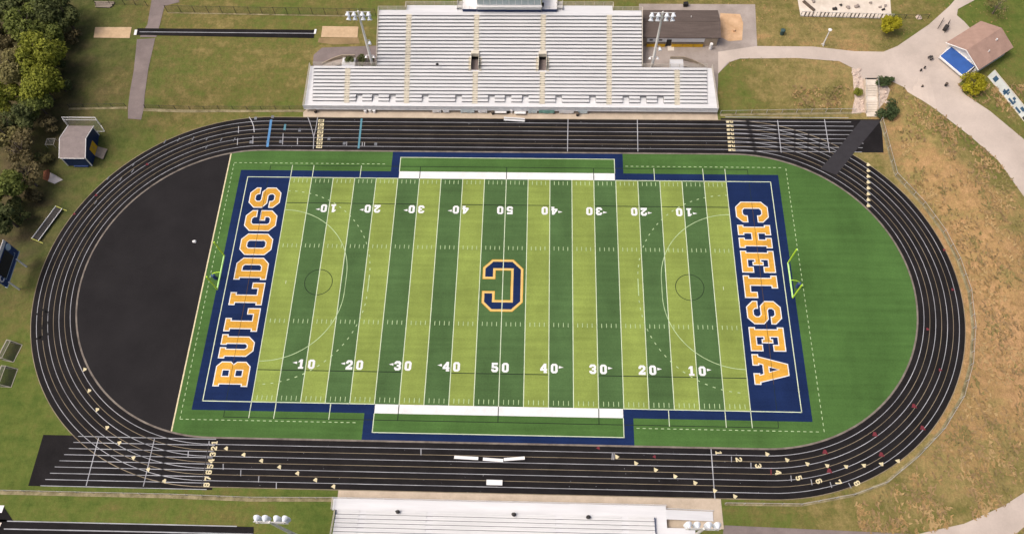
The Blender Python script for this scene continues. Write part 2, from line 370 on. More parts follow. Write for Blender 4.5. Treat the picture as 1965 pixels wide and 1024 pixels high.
    mr = N.new('ShaderNodeMapRange'); mr.inputs[1].default_value = .33; mr.inputs[2].default_value = .67; mr.inputs[3].default_value = .62; mr.inputs[4].default_value = 1.38
    wv = N.new('ShaderNodeTexNoise'); wv.inputs['Scale'].default_value = 0.5; wv.inputs['Detail'].default_value = 2
    L.new(tc.outputs['Object'], wv.inputs['Vector'])
    va = N.new('ShaderNodeVectorMath'); va.operation = 'MULTIPLY_ADD'; va.inputs[1].default_value = (3.0, 3.0, 0)
    L.new(wv.outputs['Color'], va.inputs[0]); L.new(tc.outputs['Object'], va.inputs[2])
    tn = N.new('ShaderNodeTexNoise'); tn.inputs['Scale'].default_value = 1.5; tn.inputs['Detail'].default_value = 6; tn.inputs['Roughness'].default_value = .75
    mpp = N.new('ShaderNodeMapping'); mpp.inputs['Scale'].default_value = (1.0, .45, 1); L.new(va.outputs[0], mpp.inputs[0]); L.new(mpp.outputs[0], tn.inputs['Vector'])
    av = ma('ADD', ma('MULTIPLY', tn.outputs[0], .65), ma('MULTIPLY', nz(4.5, 3), .35))
    # dry straw is tufted and streaky, mown green grass is smoother
    av = ma('ADD', ma('MULTIPLY', ma('SUBTRACT', av, .5), ma('ADD', ma('MULTIPLY', at1.outputs['Fac'], .75), .45)), .5)
    L.new(av, mr.inputs[0])
    vm = N.new('ShaderNodeVectorMath'); vm.operation = 'SCALE'; L.new(sm.outputs[2], vm.inputs[0]); L.new(mr.outputs[0], vm.inputs['Scale'])
    L.new(vm.outputs[0], b.inputs['Base Color'])
    bp = N.new('ShaderNodeBump'); bp.inputs['Strength'].default_value = 0.5; bp.inputs['Distance'].default_value = 0.25; L.new(nf, bp.inputs['Height']); L.new(bp.outputs[0], b.inputs['Normal'])
    me.materials.append(m)
    o = bpy.data.objects.new('ground', me); col.objects.link(o); o['kind'] = 'structure'
ground()

# ------------------------------------------------------------------ track and field surfaces
def earc(cx, r, a0, a1, n): return [(cx + (r + .95) * math.cos(R(a0 + (a1 - a0) * i / n)), r * math.sin(R(a0 + (a1 - a0) * i / n))) for i in range(n + 1)]
def stadium(r, n=64): return earc(TX + HS, r, -90, 90, n) + earc(TX - HS, r, 90, 270, n)
sheet('track', stadium(40.0), 0.02, M['track'], 0, [stadium(31.2)])
sheet('track_chute', [(-83.1, -40.45), (-50, -40.45), (-50, -31.3), (-83.0, -31.3)], 0.026, M['track'], 0)
sheet('track_chute', [(46, 31.9), (79.3, 31.9), (80.3, 40.45), (46, 40.45)], 0.026, M['track'], 0)
cb = MB()
o_, i_ = stadium(31.34), stadium(31.02); n = len(o_)
for k in range(n):
    a, b_ = k, (k + 1) % n
    p = [o_[a], o_[b_], i_[b_], i_[a]]
    cb.hexa([(*q, 0.0) for q in p] + [(*q, 0.07) for q in p])
struct(cb, 'kerb', M['curb'])
sheet('turf', [(-59.5, -30.35)] + earc(TX - HS, 31.15, 256.9, 270, 6) + earc(TX + HS, 31.15, -90, 90, 64) + earc(TX - HS, 31.15, 90, 103.1, 6) + [(-59.5, 30.35)], 0.030, M['turf'], 0)
sheet('asphalt_pad', earc(TX - HS, 31.15, 103.3, 256.7, 48), 0.032, M['asphalt'], 0)
f = Flat(0.046); f.rect(-59.62, -59.36, -30.3, 30.3); struct(f, 'turf_edge_strip', M['mark'])
sheet('playing_field', [(-45.72, -24.384), (45.72, -24.384), (45.72, 24.384), (-45.72, 24.384)], 0.036, M['field'], 0)
# navy surround
f = Flat(0.038)
for s in (-1, 1):
    f.rect(s * 45.72, s * 56.6, -26.1, 26.1)
    f.rect(-45.72, -22.7, s * 24.384, s * 26.1); f.rect(22.7, 45.72, s * 24.384, s * 26.1)
    f.rect(-24.5, -22.7, s * 26.1, s * 29.62); f.rect(22.7, 24.5, s * 26.1, s * 29.62); f.rect(-24.5, 24.5, s * 29.62, s * 31.03)
struct(f, 'navy_border', M['navy'])
f = Flat(0.040)
for s in (-1, 1): f.rect(-22.7, 22.7, s * 24.384, s * 26.1)
struct(f, 'sideline_band', M['lwhite'])
# white lines
Y = 0.9144
f = Flat(0.048)
for k in range(-10, 11):
    x = k * 5 * Y; w = 0.15
    f.rect(x - w / 2, x + w / 2, -24.38, 24.38)
for s in (-1, 1):
    f.rect(-54.95, -22.7, s * 24.30, s * 24.46); f.rect(22.7, 54.95, s * 24.30, s * 24.46)
    f.rect(s * 54.78, s * 54.95, -24.38, 24.38)
    f.rect(-22.8, 22.8, s * 29.55, s * 29.70)
    for t in (-1, 1):
        f.rect(t * 22.63, t * 22.78, s * 26.1, s * 29.6)
        for xx in (45.72, 41.1, 30.93): f.rect(t * xx - .07, t * xx + .07, s * 24.4, s * 27.45)
    f.rect(s * 43.0 - .05, s * 43.0 + .05, -.35, .35)
struct(f, 'field_lines', M['line'])
f = Flat(0.049)
for k in range(-49, 50):
    if k % 5 == 0: continue
    x = k * Y; j = random.uniform(-.04, .04)
    for s in (-1, 1):
        f.rect(x - .06, x + .06, s * 23.1, s * 24.0)
        f.rect(x - .06, x + .06, s * (8.2 - .42) + j, s * (8.2 + .42) + j)
struct(f, 'hash_marks', M['dash'])
f = Flat(0.047)
for s in (-1, 1):
    f.rect(-45.72, -18.25, s * 18.08, s * 18.24); f.rect(-9.1, 9.1, s * 18.08, s * 18.24); f.rect(18.25, 45.72, s * 18.08, s * 18.24)
    f.rect(-50.4, 50.4, s * 27.27, s * 27.40)
    f.rect(s * 50.34, s * 50.46, 26.1, 27.3); f.rect(s * 50.34, s * 50.46, -26.1, -27.3)
    for x in (-18.29, 0, 18.29): f.rect(x - .08, x + .08, s * 24.42, s * 27.35)
    f.strip(arc(s * 36.5, .1, 2.75, 0, 360, 60), 0.13)
struct(f, 'soccer_lines', M['black'])
f = Flat(0.0455)
for s in (-1, 1): f.rect(s * 50.42, s * 50.50, -24.3, 24.3)
struct(f, 'endzone_seam', M['black'])
# field hockey arcs
f = Flat(0.050); d = Flat(0.0505)
for s in (-1, 1):
    cx = s * 45.72
    a0 = (90, 0) if s < 0 else (90, 180); a1 = (0, -90) if s < 0 else (180, 270)
    pts = arc(cx, 1.83, 14.63, *a0) + arc(cx, -1.83, 14.63, *a1); f.strip(pts, 0.13)
    pts = arc(cx, 1.83, 19.2, *a0, 60) + arc(cx, -1.83, 19.2, *a1, 60)
    for i in range(0, len(pts) - 2, 3): d.seg(pts[i], pts[i + 1], 0.16)
struct(f, 'hockey_arcs', M['dash'])
def dashes(fl, a, b, ln=.55, gap=.55, w=.13):
    a = Vector(a); b = Vector(b); L_ = (b - a).length; u = (b - a) / L_; t = 0
    while t + ln < L_: fl.seg(a + u * t, a + u * (t + ln), w); t += ln + gap
for s in (-1, 1):
    dashes(d, (-58.4, s * 27.9), (-25, s * 27.9)); dashes(d, (25, s * 27.9), (58.4, s * 27.9)); dashes(d, (s * 58.4, -27.9), (s * 58.4, 27.9))
struct(d, 'dashed_lines', M['dash'])

# ------------------------------------------------------------------ lettering
LET = {
 'B': (47, [[(0,0),(38,0),(47,9),(47,26),(42,32),(47,38),(47,55),(38,64),(0,64),(0,53),(4,53),(4,11),(0,11)], [(19,13),(31,13),(31,26),(19,26)], [(19,38),(31,38),(31,51),(19,51)]]),
 'U': (47, [[(0,64),(0,53),(4,53),(4,12),(15,0),(32,0),(43,12),(43,53),(47,53),(47,64),(27,64),(27,53),(29,53),(29,17),(26,13),(21,13),(18,17),(18,53),(21,53),(21,64)]]),
 'L': (47, [[(0,0),(47,0),(47,24),(35,24),(35,12),(21,12),(21,53),(26,53),(26,64),(0,64),(0,53),(5,53),(5,11),(0,11)]]),
 'D': (47, [[(0,0),(35,0),(47,12),(47,52),(35,64),(0,64),(0,53),(4,53),(4,11),(0,11)], [(19,13),(28,13),(32,17),(32,47),(28,51),(19,51)]]),
 'O': (47, [[(12,0),(35,0),(47,12),(47,52),(35,64),(12,64),(0,52),(0,12)], [(15,17),(19,13),(28,13),(32,17),(32,47),(28,51),(19,51),(15,47)]]),
 'G': (47, [[(12,0),(35,0),(47,12),(47,34),(24,34),(24,24),(32,24),(32,17),(28,13),(19,13),(15,17),(15,47),(19,51),(28,51),(32,47),(32,42),(47,42),(47,52),(35,64),(12,64),(0,52),(0,12)]]),
 'S': (47, [[(0,12),(12,0),(35,0),(47,12),(47,30),(37,39),(19,39),(15,42),(15,48),(19,52),(28,52),(32,48),(32,44),(47,44),(47,52),(35,64),(12,64),(0,52),(0,35),(10,26),(28,26),(32,22),(32,16),(28,12),(19,12),(15,16),(15,21),(0,21)]]),
 'C': (47, [[(12,0),(35,0),(47,12),(47,22),(32,22),(32,17),(28,13),(19,13),(15,17),(15,47),(19,51),(28,51),(32,47),(32,42),(47,42),(47,52),(35,64),(12,64),(0,52),(0,12)]]),
 'H': (51, [[(0,0),(22,0),(22,11),(18,11),(18,26),(33,26),(33,11),(29,11),(29,0),(51,0),(51,11),(47,11),(47,53),(51,53),(51,64),(29,64),(29,53),(33,53),(33,39),(18,39),(18,53),(22,53),(22,64),(0,64),(0,53),(4,53),(4,11),(0,11)]]),
 'E': (47, [[(0,0),(47,0),(47,22),(35,22),(35,12),(19,12),(19,26),(24,26),(24,22),(31,22),(31,42),(24,42),(24,38),(19,38),(19,52),(35,52),(35,42),(47,42),(47,64),(0,64),(0,53),(4,53),(4,11),(0,11)]]),
 'A': (58, [[(0,0),(21,0),(21,11),(18,11),(20,18),(38,18),(40,11),(37,11),(37,0),(58,0),(58,11),(54,11),(40,64),(18,64),(4,11),(0,11)], [(24,29),(34,29),(29,47)]]),
}
DIG = {
 '0': [[(3,0),(9.5,0),(12.5,3),(12.5,15),(9.5,18),(3,18),(0,15),(0,3)], [(4.2,3.5),(8.3,3.5),(8.3,14.5),(4.2,14.5)]],
 '1': [[(1.5,0),(11,0),(11,3),(8.5,3),(8.5,18),(4.5,18),(1,14.5),(1,12.5),(4.2,13.5),(4.2,3),(1.5,3)]],
 '2': [[(0,0),(12.5,0),(12.5,5),(9,5),(9,3.8),(6,3.8),(12.5,10.5),(12.5,15),(9.5,18),(3,18),(0,15),(0,11.5),(4,11.5),(4,13.5),(5,14.3),(7.5,14.3),(8.5,13.3),(8.5,11.5),(0,3.5)]],
 '3': [[(3,0),(9.5,0),(12.5,3),(12.5,7.5),(11,9),(12.5,10.5),(12.5,15),(9.5,18),(3,18),(0,15),(0,12.5),(4,12.5),(4,14),(8.5,14),(8.5,11),(5,11),(5,7.3),(8.5,7.3),(8.5,4),(4,4),(4,5.8),(0,5.8),(0,3)]],
 '4': [[(6.5,0),(12.5,0),(12.5,2.6),(11,2.6),(11,4.5),(12.5,4.5),(12.5,7.7),(11,7.7),(11,18),(7,18),(0,8),(0,4.5),(7,4.5),(7,2.6),(6.5,2.6)], [(4,7.7),(7,7.7),(7,12)]],
 '5': [[(3,0),(9.5,0),(12.5,3),(12.5,8.5),(9.5,11.5),(4,11.5),(4,14.3),(11.5,14.3),(11.5,18),(.5,18),(.5,8),(7.5,8),(8.5,7),(8.5,5),(7.5,4),(4,4),(4,5.5),(0,5.5),(0,3)]],
 '6': [[(3,0),(9.5,0),(12.5,3),(12.5,8),(9.5,11),(4,11),(4,14.3),(8.3,14.3),(8.3,13),(12.5,13),(12.5,15),(9.5,18),(3,18),(0,15),(0,3)], [(4,3.5),(8.3,3.5),(8.3,7.5),(4,7.5)]],
 '7': [[(3,0),(7.2,0),(12.5,13),(12.5,18),(0,18),(0,12.5),(3.5,12.5),(3.5,14),(8.3,14)]],
 '8': [[(3,0),(9.5,0),(12.5,3),(12.5,7.5),(11,9),(12.5,10.5),(12.5,15),(9.5,18),(3,18),(0,15),(0,10.5),(1.5,9),(0,7.5),(0,3)], [(4.2,3.6),(8.3,3.6),(8.3,7.4),(4.2,7.4)], [(4.2,10.8),(8.3,10.8),(8.3,14.4),(4.2,14.4)]],
}
def offs(l, d):
    P = [Vector(p) for p in l]; n = len(P)
    if sum(P[i].x * P[(i + 1) % n].y - P[(i + 1) % n].x * P[i].y for i in range(n)) < 0: P = P[::-1]
    out = []
    for i in range(n):
        e1 = (P[i] - P[i - 1]).normalized(); e2 = (P[(i + 1) % n] - P[i]).normalized()
        n1 = Vector((e1.y, -e1.x)); n2 = Vector((e2.y, -e2.x)); k = n1 + n2
        k = k / max(0.5, k.dot(n1)) if k.length > 1e-6 else n1
        out.append(P[i] + k * d)
    return out
def grow(loops, d): return [offs(loops[0], d)] + [offs(h, -d) for h in loops[1:]]
def word(txt, gap, height, place, total):
    """place(u, v): u along the reading direction, v upward, metres"""
    w0 = sum(LET[c][0] for c in txt); k = height / 64; sx = (total - gap * (len(txt) - 1)) / w0
    u = 0; res = []
    for c in txt:
        w, loops = LET[c]; res.append([[(u + p[0] * sx, p[1] * k) for p in l] for l in loops]); u += w * sx + gap
    return res
for txt, total, place in (('BULLDOGS', 43.2, lambda u, v: (-47.1 - v, -21.5 + u)), ('CHELSEA', 38.8, lambda u, v: (47.05 + v, 19.5 - u))):
    fw = Flat(0.052); fg = Flat(0.056)
    for loops in word(txt, 0.72, 6.45, place, total):
        fw.poly([[place(*p) for p in l] for l in grow(loops, 0.07)])
        fg.poly([[place(*p) for p in l] for l in grow(loops, -0.12)])
    struct(fw, 'letter_outline', M['lwhite']); struct(fg, 'end_zone_lettering', M['gold'])
# dark turf seams that cross the words
f = Flat(0.058)
f.rect(-50.5, -50.42, -21.4, 21.6); f.rect(50.42, 50.5, -19.2, 19.4)
struct(f, 'lettering_seam', mat('seam_dark', (0.10, 0.055, 0.012), 0.95, 0.2, 1))
Cl = [[(20,0),(62,0),(80,18),(80,43),(55,43),(55,24),(24,24),(24,88),(55,88),(55,69),(80,69),(80,94),(62,112),(20,112),(0,92),(0,20)]]
fo = Flat(0.0515); fg = Flat(0.0535); fn = Flat(0.055)
Cp = [[(p[0] * .1 - 4.0, p[1] * .1 - 5.6) for p in l] for l in Cl]
for fl, dd in ((fo, .02), (fg, -.08), (fn, -.48)):
    fl.poly([[(-p[0], -p[1]) for p in l] for l in grow(Cp, dd)])
struct(fo, 'logo_edge', M['gold']); struct(fg, 'logo_outline', mat('turf_pale_gold', (0.70, 0.48, 0.16), 0.95, 0.12, .3)); struct(fn, 'midfield_logo', M['navy'])
f = Flat(0.0575); f.rect(-.08, .08, -6, 6); struct(f, 'midfield_line', M['line'])
fn_ = Flat(0.054)
for k in range(-4, 5):
    x = k * 10 * Y; nmb = 50 - abs(k) * 10
    for s in (-1, 1):               # near numbers read from the near side, far ones upside down
        for ch, x0 in ((str(nmb)[0], -1.55), ('0', 0.42)):
            for_ = [[(p[0] * .098 + x0, p[1] * .1 - .9) for p in l] for l in DIG[ch]]
            sgn = 1 if s < 0 else -1
            fn_.poly([[(x + sgn * p[0], s * 16.92 + sgn * p[1]) for p in l] for l in grow(for_, .03)])
        if k:
            t = 1 if k > 0 else -1; xa = x + t * (1.9 if t * (1 if s < 0 else -1) > 0 else 1.75)
            yy = s * 16.92 + (0.25 if s < 0 else -.25)
            fn_.poly([[(xa, yy - .25), (xa + t * .85, yy), (xa, yy + .25)][::t]])
struct(fn_, 'yard_numbers', M['lwhite'])

# ------------------------------------------------------------------ track markings
LW = 1.067
fw = Flat(0.034); fg = Flat(0.034)
for k in range(1, 8):
    p = stadium(31.3 + 1.075 * k, 72); p.append(p[0]); (fw if k % 2 else fg).strip(p, 0.10 if k % 2 else .09)
p = stadium(39.92, 72); p.append(p[0]); fg.strip(p, 0.13)
for k in range(0, 9):
    y = -31.45 - LW * k * 1.045
    (fw).rect(-76.5 - .55 * k if k > 0 else -76.5, -51, y - .06, y + .06)
for k in range(0, 9):
    y = 32.0 + LW * k * 1.03
    fw.rect(47, 75.5 - abs(k - 2) * .35, y - .06, y + .06)
def tl(a, b, w=.13, fl=None): (fl or fw).seg(at(*a)[:2], at(*b)[:2], w)
z7 = lambda x, y: (x / 2.89, 780 + y / 2.89); z9 = lambda x, y: (1300 + x / 2.955, 760 + y / 2.955); z8 = lambda x, y: (600 + x / 2.396, 780 + y / 2.396)
zt = lambda x, y: (440 + x / 6.14, 215 + y / 6.14); zl = lambda x, y: (x / 2.844, 500 + y / 2.844)
fw2 = Flat(0.038)
for a, b in ((z7(547, 172), z7(478, 437)), (z7(857, 177), z7(795, 441)), (z9(190, 298), z9(212, 580)), ((1090, 228), (1089, 291)), ((1223, 230), (1224, 291)), ((1492, 231), (1499, 293)), ((1582, 229), (1592, 293))):
    tl(a, b, .16, fw2)
for a, b in ((z7(1238, 315), z7(1238, 348)), (z7(1336, 350), z7(1335, 383)), (z7(1436, 384), z7(1434, 418)), (z7(1533, 420), z7(1532, 454)), (z7(1045, 243), z7(1043, 277)), (z7(1160, 190), z7(1159, 212)),
             (z9(306, 340), z9(306, 372)), (z9(416, 375), z9(417, 408)), (z9(643, 448), z9(646, 482)), (z9(757, 470), z9(763, 502)), (z9(865, 485), z9(875, 517)), (z9(970, 490), z9(985, 520)),
             (z8(498, 193), z8(498, 222)), (z8(1378, 213), z8(1376, 243)), (z8(1386, 213), z8(1384, 243)),
             (zt(110, 170), zt(108, 250)), (zt(280, 285), zt(278, 375)), (zt(635, 250), zt(628, 385)), (zt(805, 310), zt(803, 385)), (zt(1385, 350), zt(1382, 395)), (zt(1595, 355), zt(1592, 400)), (zt(1568, 355), zt(1566, 400)), (zt(100, 310), zt(95, 390))):
    tl(a, b, .14, fw2)
# curved break lines
for pts in ([zt(235, 60), zt(265, 110), zt(287, 170), zt(294, 240)], [zt(925, 62), zt(955, 140), zt(980, 230), zt(997, 300), zt(990, 435)], [zt(1042, 62), zt(1022, 180), zt(1000, 280)]):
    fw2.strip([at(*q)[:2] for q in pts], .16)
struct(fw, 'lane_lines', M['tline']); struct(fg, 'lane_lines_tan', M['tgold']); struct(fw2, 'race_lines', M['tline'])
fb = Flat(0.037); tl(z7(1162, 185), z7(1118, 440), .16, fb); struct(fb, 'dark_start_line', M['black2'])
fm = Flat(0.040)
def digit(ch, c, ang, h=1.0, w=.62, fl=fm):
    ca, sa = math.cos(ang), math.sin(ang)
    fl.poly([[(c[0] + ((p[0] / 12.5 - .5) * w) * ca - ((p[1] / 18 - .5) * h) * sa, c[1] + ((p[0] / 12.5 - .5) * w) * sa + ((p[1] / 18 - .5) * h) * ca) for p in l] for l in DIG[ch]])
def tri(c, ang, s=.62, fl=fm):
    ca, sa = math.cos(ang), math.sin(ang)
    fl.poly([[(c[0] + x * s * ca - y * s * sa, c[1] + x * s * sa + y * s * ca) for x, y in ((.55, -.6), (.55, .5), (.1, .75), (-.65, .0))]])
for k, (x, y) in enumerate(((1190, 198), (1187, 230), (1180, 263), (1171, 300), (1166, 330), (1158, 362), (1152, 397), (1146, 432))):
    digit(str(k + 1), at(*z7(x, y)), R(90), 1.1, .72)
for k, (x, y) in enumerate(((233, 320), (348, 358), (458, 393), (570, 430), (688, 462), (802, 480), (912, 487), (1018, 492))):
    digit(str(k + 1), at(*z9(x, y)), R(-90 + 4 * k), 1.1, .75)
for x, y in ((1253, 232), (1350, 267), (1448, 300), (1548, 335), (1648, 370), (1748, 407), (1848, 443)): tri(at(*z7(x, y)), 0)
for i, (x, y) in enumerate(((537, 15), (592, 115), (660, 200), (738, 283), (820, 348), (910, 412))): tri(at(*z7(x, y)), R(-50 + 9 * i))
for x, y in ((460, 592), (485, 708)): tri(at(*zl(x, y)), R(-60))
for x, y in ((1400, 228), (1488, 258), (1578, 288), (1668, 318), (1760, 348), (1850, 383), (1943, 410)): tri(at(*z8(x, y)), R(180))
for i, (x, y) in enumerate(((510, 325), (623, 358), (738, 380), (850, 390), (957, 395), (1058, 388), (1157, 380), (1250, 363))): tri(at(*z9(x, y)), R(180 + 6 * i))
for i in range(8): tri(at(1667, 316 + i * 11.2), R(150), .7)
for i in range(8):
    a = at(616.5 - i * .55, 232 + i * 7.1); fm.rect(a.x - .62, a.x + .62, a.y - .36, a.y + .36)
    a = at(1400 + i * .6, 234 + i * 7.7); fm.rect(a.x - .72, a.x + .72, a.y - .28, a.y + .28)
struct(fm, 'lane_marks', M['mark'])
fd = Flat(0.044)
for i in range(8):
    a = at(616.5 - i * .55, 232 + i * 7.1); digit(str(8 - i), a, R(90), .8, .55, fd)
    a = at(1400 + i * .6, 234 + i * 7.7); fd.rect(a.x - .1, a.x + .12, a.y - .3, a.y + .1); fd.rect(a.x + .4, a.x + .55, a.y - .1, a.y + .3)
struct(fd, 'lane_digits', M['black2'])
fr = Flat(0.039)
for x, y in ((835, 318), (860, 425), (1155, 333), (1118, 218), (1340, 58), (1388, 182)): tri(at(*z9(x, y)), R(20), .75, fr)
tl(z9(530, 412), z9(531, 445), .2, fr); tri(at(*z8(1312, 190)), 0, .5, fr); tri(at(*z8(1570, 230)), 0, .5, fr)
for x, y in ((282, 316), (184, 375), (142, 411), (1812, 480), (1828, 556), (1804, 710), (1780, 632)): tri(at(x, y), R(40), .5, fr)
struct(fr, 'red_marks', M['red'])
ft = Flat(0.039)
tl((694, 228), (688, 285), .42, ft); tl(zt(660, 145), zt(650, 215), .45, ft); struct(ft, 'teal_marks', M['teal'])
fb = Flat(0.0395); tl((520.5, 230), (513, 282), .5, fb); struct(fb, 'blue_marks', M['blue'])
fe = Flat(0.0385)
for x, y in ((317, 272), (343, 268), (371, 266), (398, 266), (257, 315), (255, 328), (208, 342), (232, 344), (184, 388), (425, 268), (397, 282), (450, 268)):
    a = at(x, y); fe.seg((a.x - .2, a.y - .45), (a.x + .1, a.y + .45), .22)
for x, y in ((830, 215), (1175, 315), (1355, 370), (1725, 380), (255, 355), (450, 355), (605, 350), (310, 75), (510, 60)):
    a = at(*zt(x, y)); fe.rect(a.x - .3, a.x + .3, a.y - .38, a.y + .38)
struct(fe, 'exchange_marks', mat('faded_mark', (0.16, 0.17, 0.19), .9, .4, 1))
random.seed(11)
fp = Flat(0.0378)
for i in range(110):
    u = random.random(); x = random.uniform(-50, 46); y = (1 if u < .5 else -1) * random.uniform(32, 40); s = random.uniform(.02, .06)
    fp.rect(x - s, x + s, y - s * .7, y + s * .7)
struct(fp, 'chalk_specks', M['tline'])
fs = Flat(0.0405)
for i in range(26):
    a = at(random.uniform(70, 96), random.uniform(594, 652)); w_ = random.uniform(.1, .35); fs.rect(a.x - w_, a.x + w_, a.y - random.uniform(.05, .3), a.y + random.uniform(.05, .3))
struct(fs, 'track_scuff', mat('scuffed_rubber', (.0085, .008, .0085), .9, .3, 1))
# the dark rubber runner laid across the track at the corner
sheet('track_crossing_mat', gp([(1652, 231), (1691, 231), (1640, 292), (1605, 336), (1574, 324), (1602, 293)]), 0.05, M['mat'], 0)

# ------------------------------------------------------------------ paths and other surfaces
sheet('path', gp([(246, 228), (246, 205), (257, 135), (263, 76), (298, 74), (285, 132), (277, 205), (271, 230)]), .06, M['pathg'])
sheet('path', gp([(268, 72), (283, 48), (291, 2), (291, -30), (330, -30), (345, 5), (316, 12), (308, 44), (300, 72)]), .066, M['pathg'])
sheet('path', gp([(1452, 89), (1560, 90), (1640, 99), (1695, 100), (1722, 89), (1782, 48), (1822, 12), (1850, -20), (1900, -20), (1868, 2), (1838, 18), (1836, 30), (1850, 42), (1880, 75), (1880, 110), (1866, 140), (1838, 162), (1852, 182), (1900, 214), (1965, 268), (2040, 330), (2040, 470),
     (1965, 378), (1915, 308), (1862, 262), (1800, 214), (1735, 168), (1702, 153), (1657, 153), (1644, 135), (1610, 118), (1530, 112), (1420, 113), (1396, 121), (1378, 142), (1378, 100)]), .06, M['path'])
sheet('apron', gp([(1226, 8), (1449, 9), (1453, 93), (1400, 120), (1378, 142), (1376, 205), (1340, 205), (1226, 130)]), .05, M['apron'])
sheet('apron', gp([(600, 130), (602, 106), (618, 92), (728, 88), (740, 140), (600, 140)]), .055, M['pathg'])
sheet('dirt_patch', gp([(1382, 26), (1420, 28), (1426, 45), (1424, 78), (1398, 80), (1380, 70)]), .075, M['sand2'])
sheet('drain_cover', gp([(1416, 90), (1427, 90), (1429, 105), (1418, 105)]), .078, M['pathg'], 0)
sheet('path', gp([(2040, 880), (2040, 1020), (1965, 1010), (1930, 1040), (1640, 1040), (1760, 1024), (1850, 1004), (1925, 970), (1980, 935)]), .06, M['path'])
sheet('path', gp([(1390, 1007), (1760, 1024), (1700, 1060), (1380, 1060)]), .062, M['pathg'])
sheet('concrete_strip', [(-45.2, 39.98), (45.4, 39.98), (45.3, 44), (-43.5, 44), (-45.4, 41.2)], .05, M['conc'], 0)
sheet('concrete_strip', [(-27.6, -40.0), (39.0, -40.0), (39.1, -45.0), (-27.6, -45.0)], .05, M['conc'], 0)
def offset_path(pts, w):
    P = [Vector(p).xy for p in pts]; L_, R_ = [], []
    for i in range(len(P)):
        d = (P[min(len(P) - 1, i + 1)] - P[max(0, i - 1)]).normalized(); n = Vector((-d.y, d.x)) * w / 2
        L_.append(P[i] + n); R_.append(P[i] - n)
    return [(*p, 0) for p in L_] + [(*p, 0) for p in R_[::-1]]
FR = [(1690, 232), (1704, 285), (1718, 337), (1771, 393), (1810, 446), (1838, 500), (1859, 560), (1867, 630), (1862, 700), (1845, 763), (1808, 824), (1757, 878), (1699, 926), (1638, 949), (1537, 968), (1391, 966)]
sheet('mow_strip', offset_path(gp(FR), .55), .04, M['gravel'])
sheet('mow_strip', offset_path(gp([(-20, 943), (150, 947), (330, 951), (480, 957), (640, 957)]), .8), .04, M['gravel'])
sheet('mow_strip', offset_path(gp([(275, 211), (420, 213), (585, 213)]), .6), .04, M['gravel'])
sheet('mow_strip', offset_path(gp([(132, 209), (190, 208), (244, 207)]), .5), .04, M['gravel'])
sheet('mow_strip', offset_path(gp([(1382, 221), (1500, 219), (1652, 217)]), .6), .04, M['gravel'])
sheet('mow_strip', offset_path(gp([(322, 25), (480, 28), (700, 32)]), .35), .04, M['gravel'])
# jumping lanes
def runway(name, pts, m): return sheet(name, gp(pts), .07, m)
runway('jump_runway', [(264, 55), (605, 58), (602, 74), (262, 68)], M['track'])
a, b_ = g(268, 62, .10), g(603, 65, .10)
f = Flat(0); f.seg(a, b_, .14); f.z = 0
sheet('runway_line', offset_path([a, b_], .16), .10, M['tline'])
sheet('take_off_board', gp([(259, 58), (264, 58), (262, 68), (257, 68)]), .11, M['white'])
sheet('take_off_board', gp([(604, 57), (608, 57), (606, 66), (602, 66)]), .11, M['white'])
for i, pts in enumerate(([(183, 53), (253, 53), (249, 74), (180, 73)], [(619, 51), (688, 52), (686, 73), (616, 72)])):
    sheet('sand_pit', gp(pts), .09, M['sand'])
sheet('worn_soil', gp([(612, 73), (688, 73), (690, 84), (640, 86), (610, 82)]), .05, mat('worn_soil', (.27, .19, .095), 1, .2, .5))
runway('vault_runway', [(-40, 996), (10, 996), (30, 999), (487, 1010), (486, 1045), (-40, 1045)], M['track'])
runway('vault_runway', [(-40, 972), (8, 972), (25, 998), (30, 1000), (-40, 1000)], M['track'])
a, b_, c, d_ = g(14, 999), g(455, 1009), g(8, 1014), g(486, 1024)
sheet('runway_line', offset_path([a, b_], .16), .10, M['tline']); sheet('runway_line', offset_path([c, d_], .18), .10, M['tline'])
sheet('runway_mark', gp([(-6, 969), (9, 969), (4, 983), (-8, 983)]), .11, M['white']); sheet('runway_mark', gp([(-6, 1002), (4, 1002), (0, 1011), (-8, 1011)]), .11, M['pale'])

# ------------------------------------------------------------------ rails and fences
def railing(mb, pts, h=1.07, gap=2.0, r=.035, levels=(1.0, .5)):
    for a, b in zip(pts, pts[1:]):
        a = Vector(a); b = Vector(b); n = max(1, round((b - a).length / gap))
        for l in levels: mb.tube(a + Vector((0, 0, h * l)), b + Vector((0, 0, h * l)), r, n=6)
        for i in range(n + 1):
            p = a.lerp(b, i / n); mb.tube(p, p + Vector((0, 0, h)), r, n=6)
def fence(label, pts, h=1.2, gap=3.0, name='chain_link_fence', dark=False):
    root = thing(name, label, 'fence', tuple(pts[0]))
    P = [Vector(p) for p in pts]
    rail, wire = MB(), MB(); posts = []; m = M['dark'] if dark else M['galv']
    for a, b in zip(P, P[1:]):
        n = max(1, round((b - a).length / gap))
        for i in range(n):
            p = a.lerp(b, i / n); q = a.lerp(b, (i + 1) / n)
            p.z = zat(p.x, p.y); q.z = zat(q.x, q.y); U = Vector((0, 0, h))
            rail.tube(p + U, q + U, .03, n=6); wire.face([p + Vector((0, 0, .03)), q + Vector((0, 0, .03)), q + U, p + U]); posts.append(p)
    q = P[-1].copy(); q.z = zat(q.x, q.y); posts.append(q)
    rail.build('rail', m, root); wire.build('wire_mesh', M['wire'], root)
    for p in posts[:95]:
        k = MB(); k.tube(p - Vector((0, 0, .1)), p + Vector((0, 0, h + .06)), .055, n=6); k.build('post', m, root)
    return root
fence('chain link fence curving round the right bend outside the running track', gp(FR))
fence('low chain link fence along the grass below the black chute at lower left', gp([(-20, 941), (150, 945), (330, 949), (480, 955), (640, 956)]))
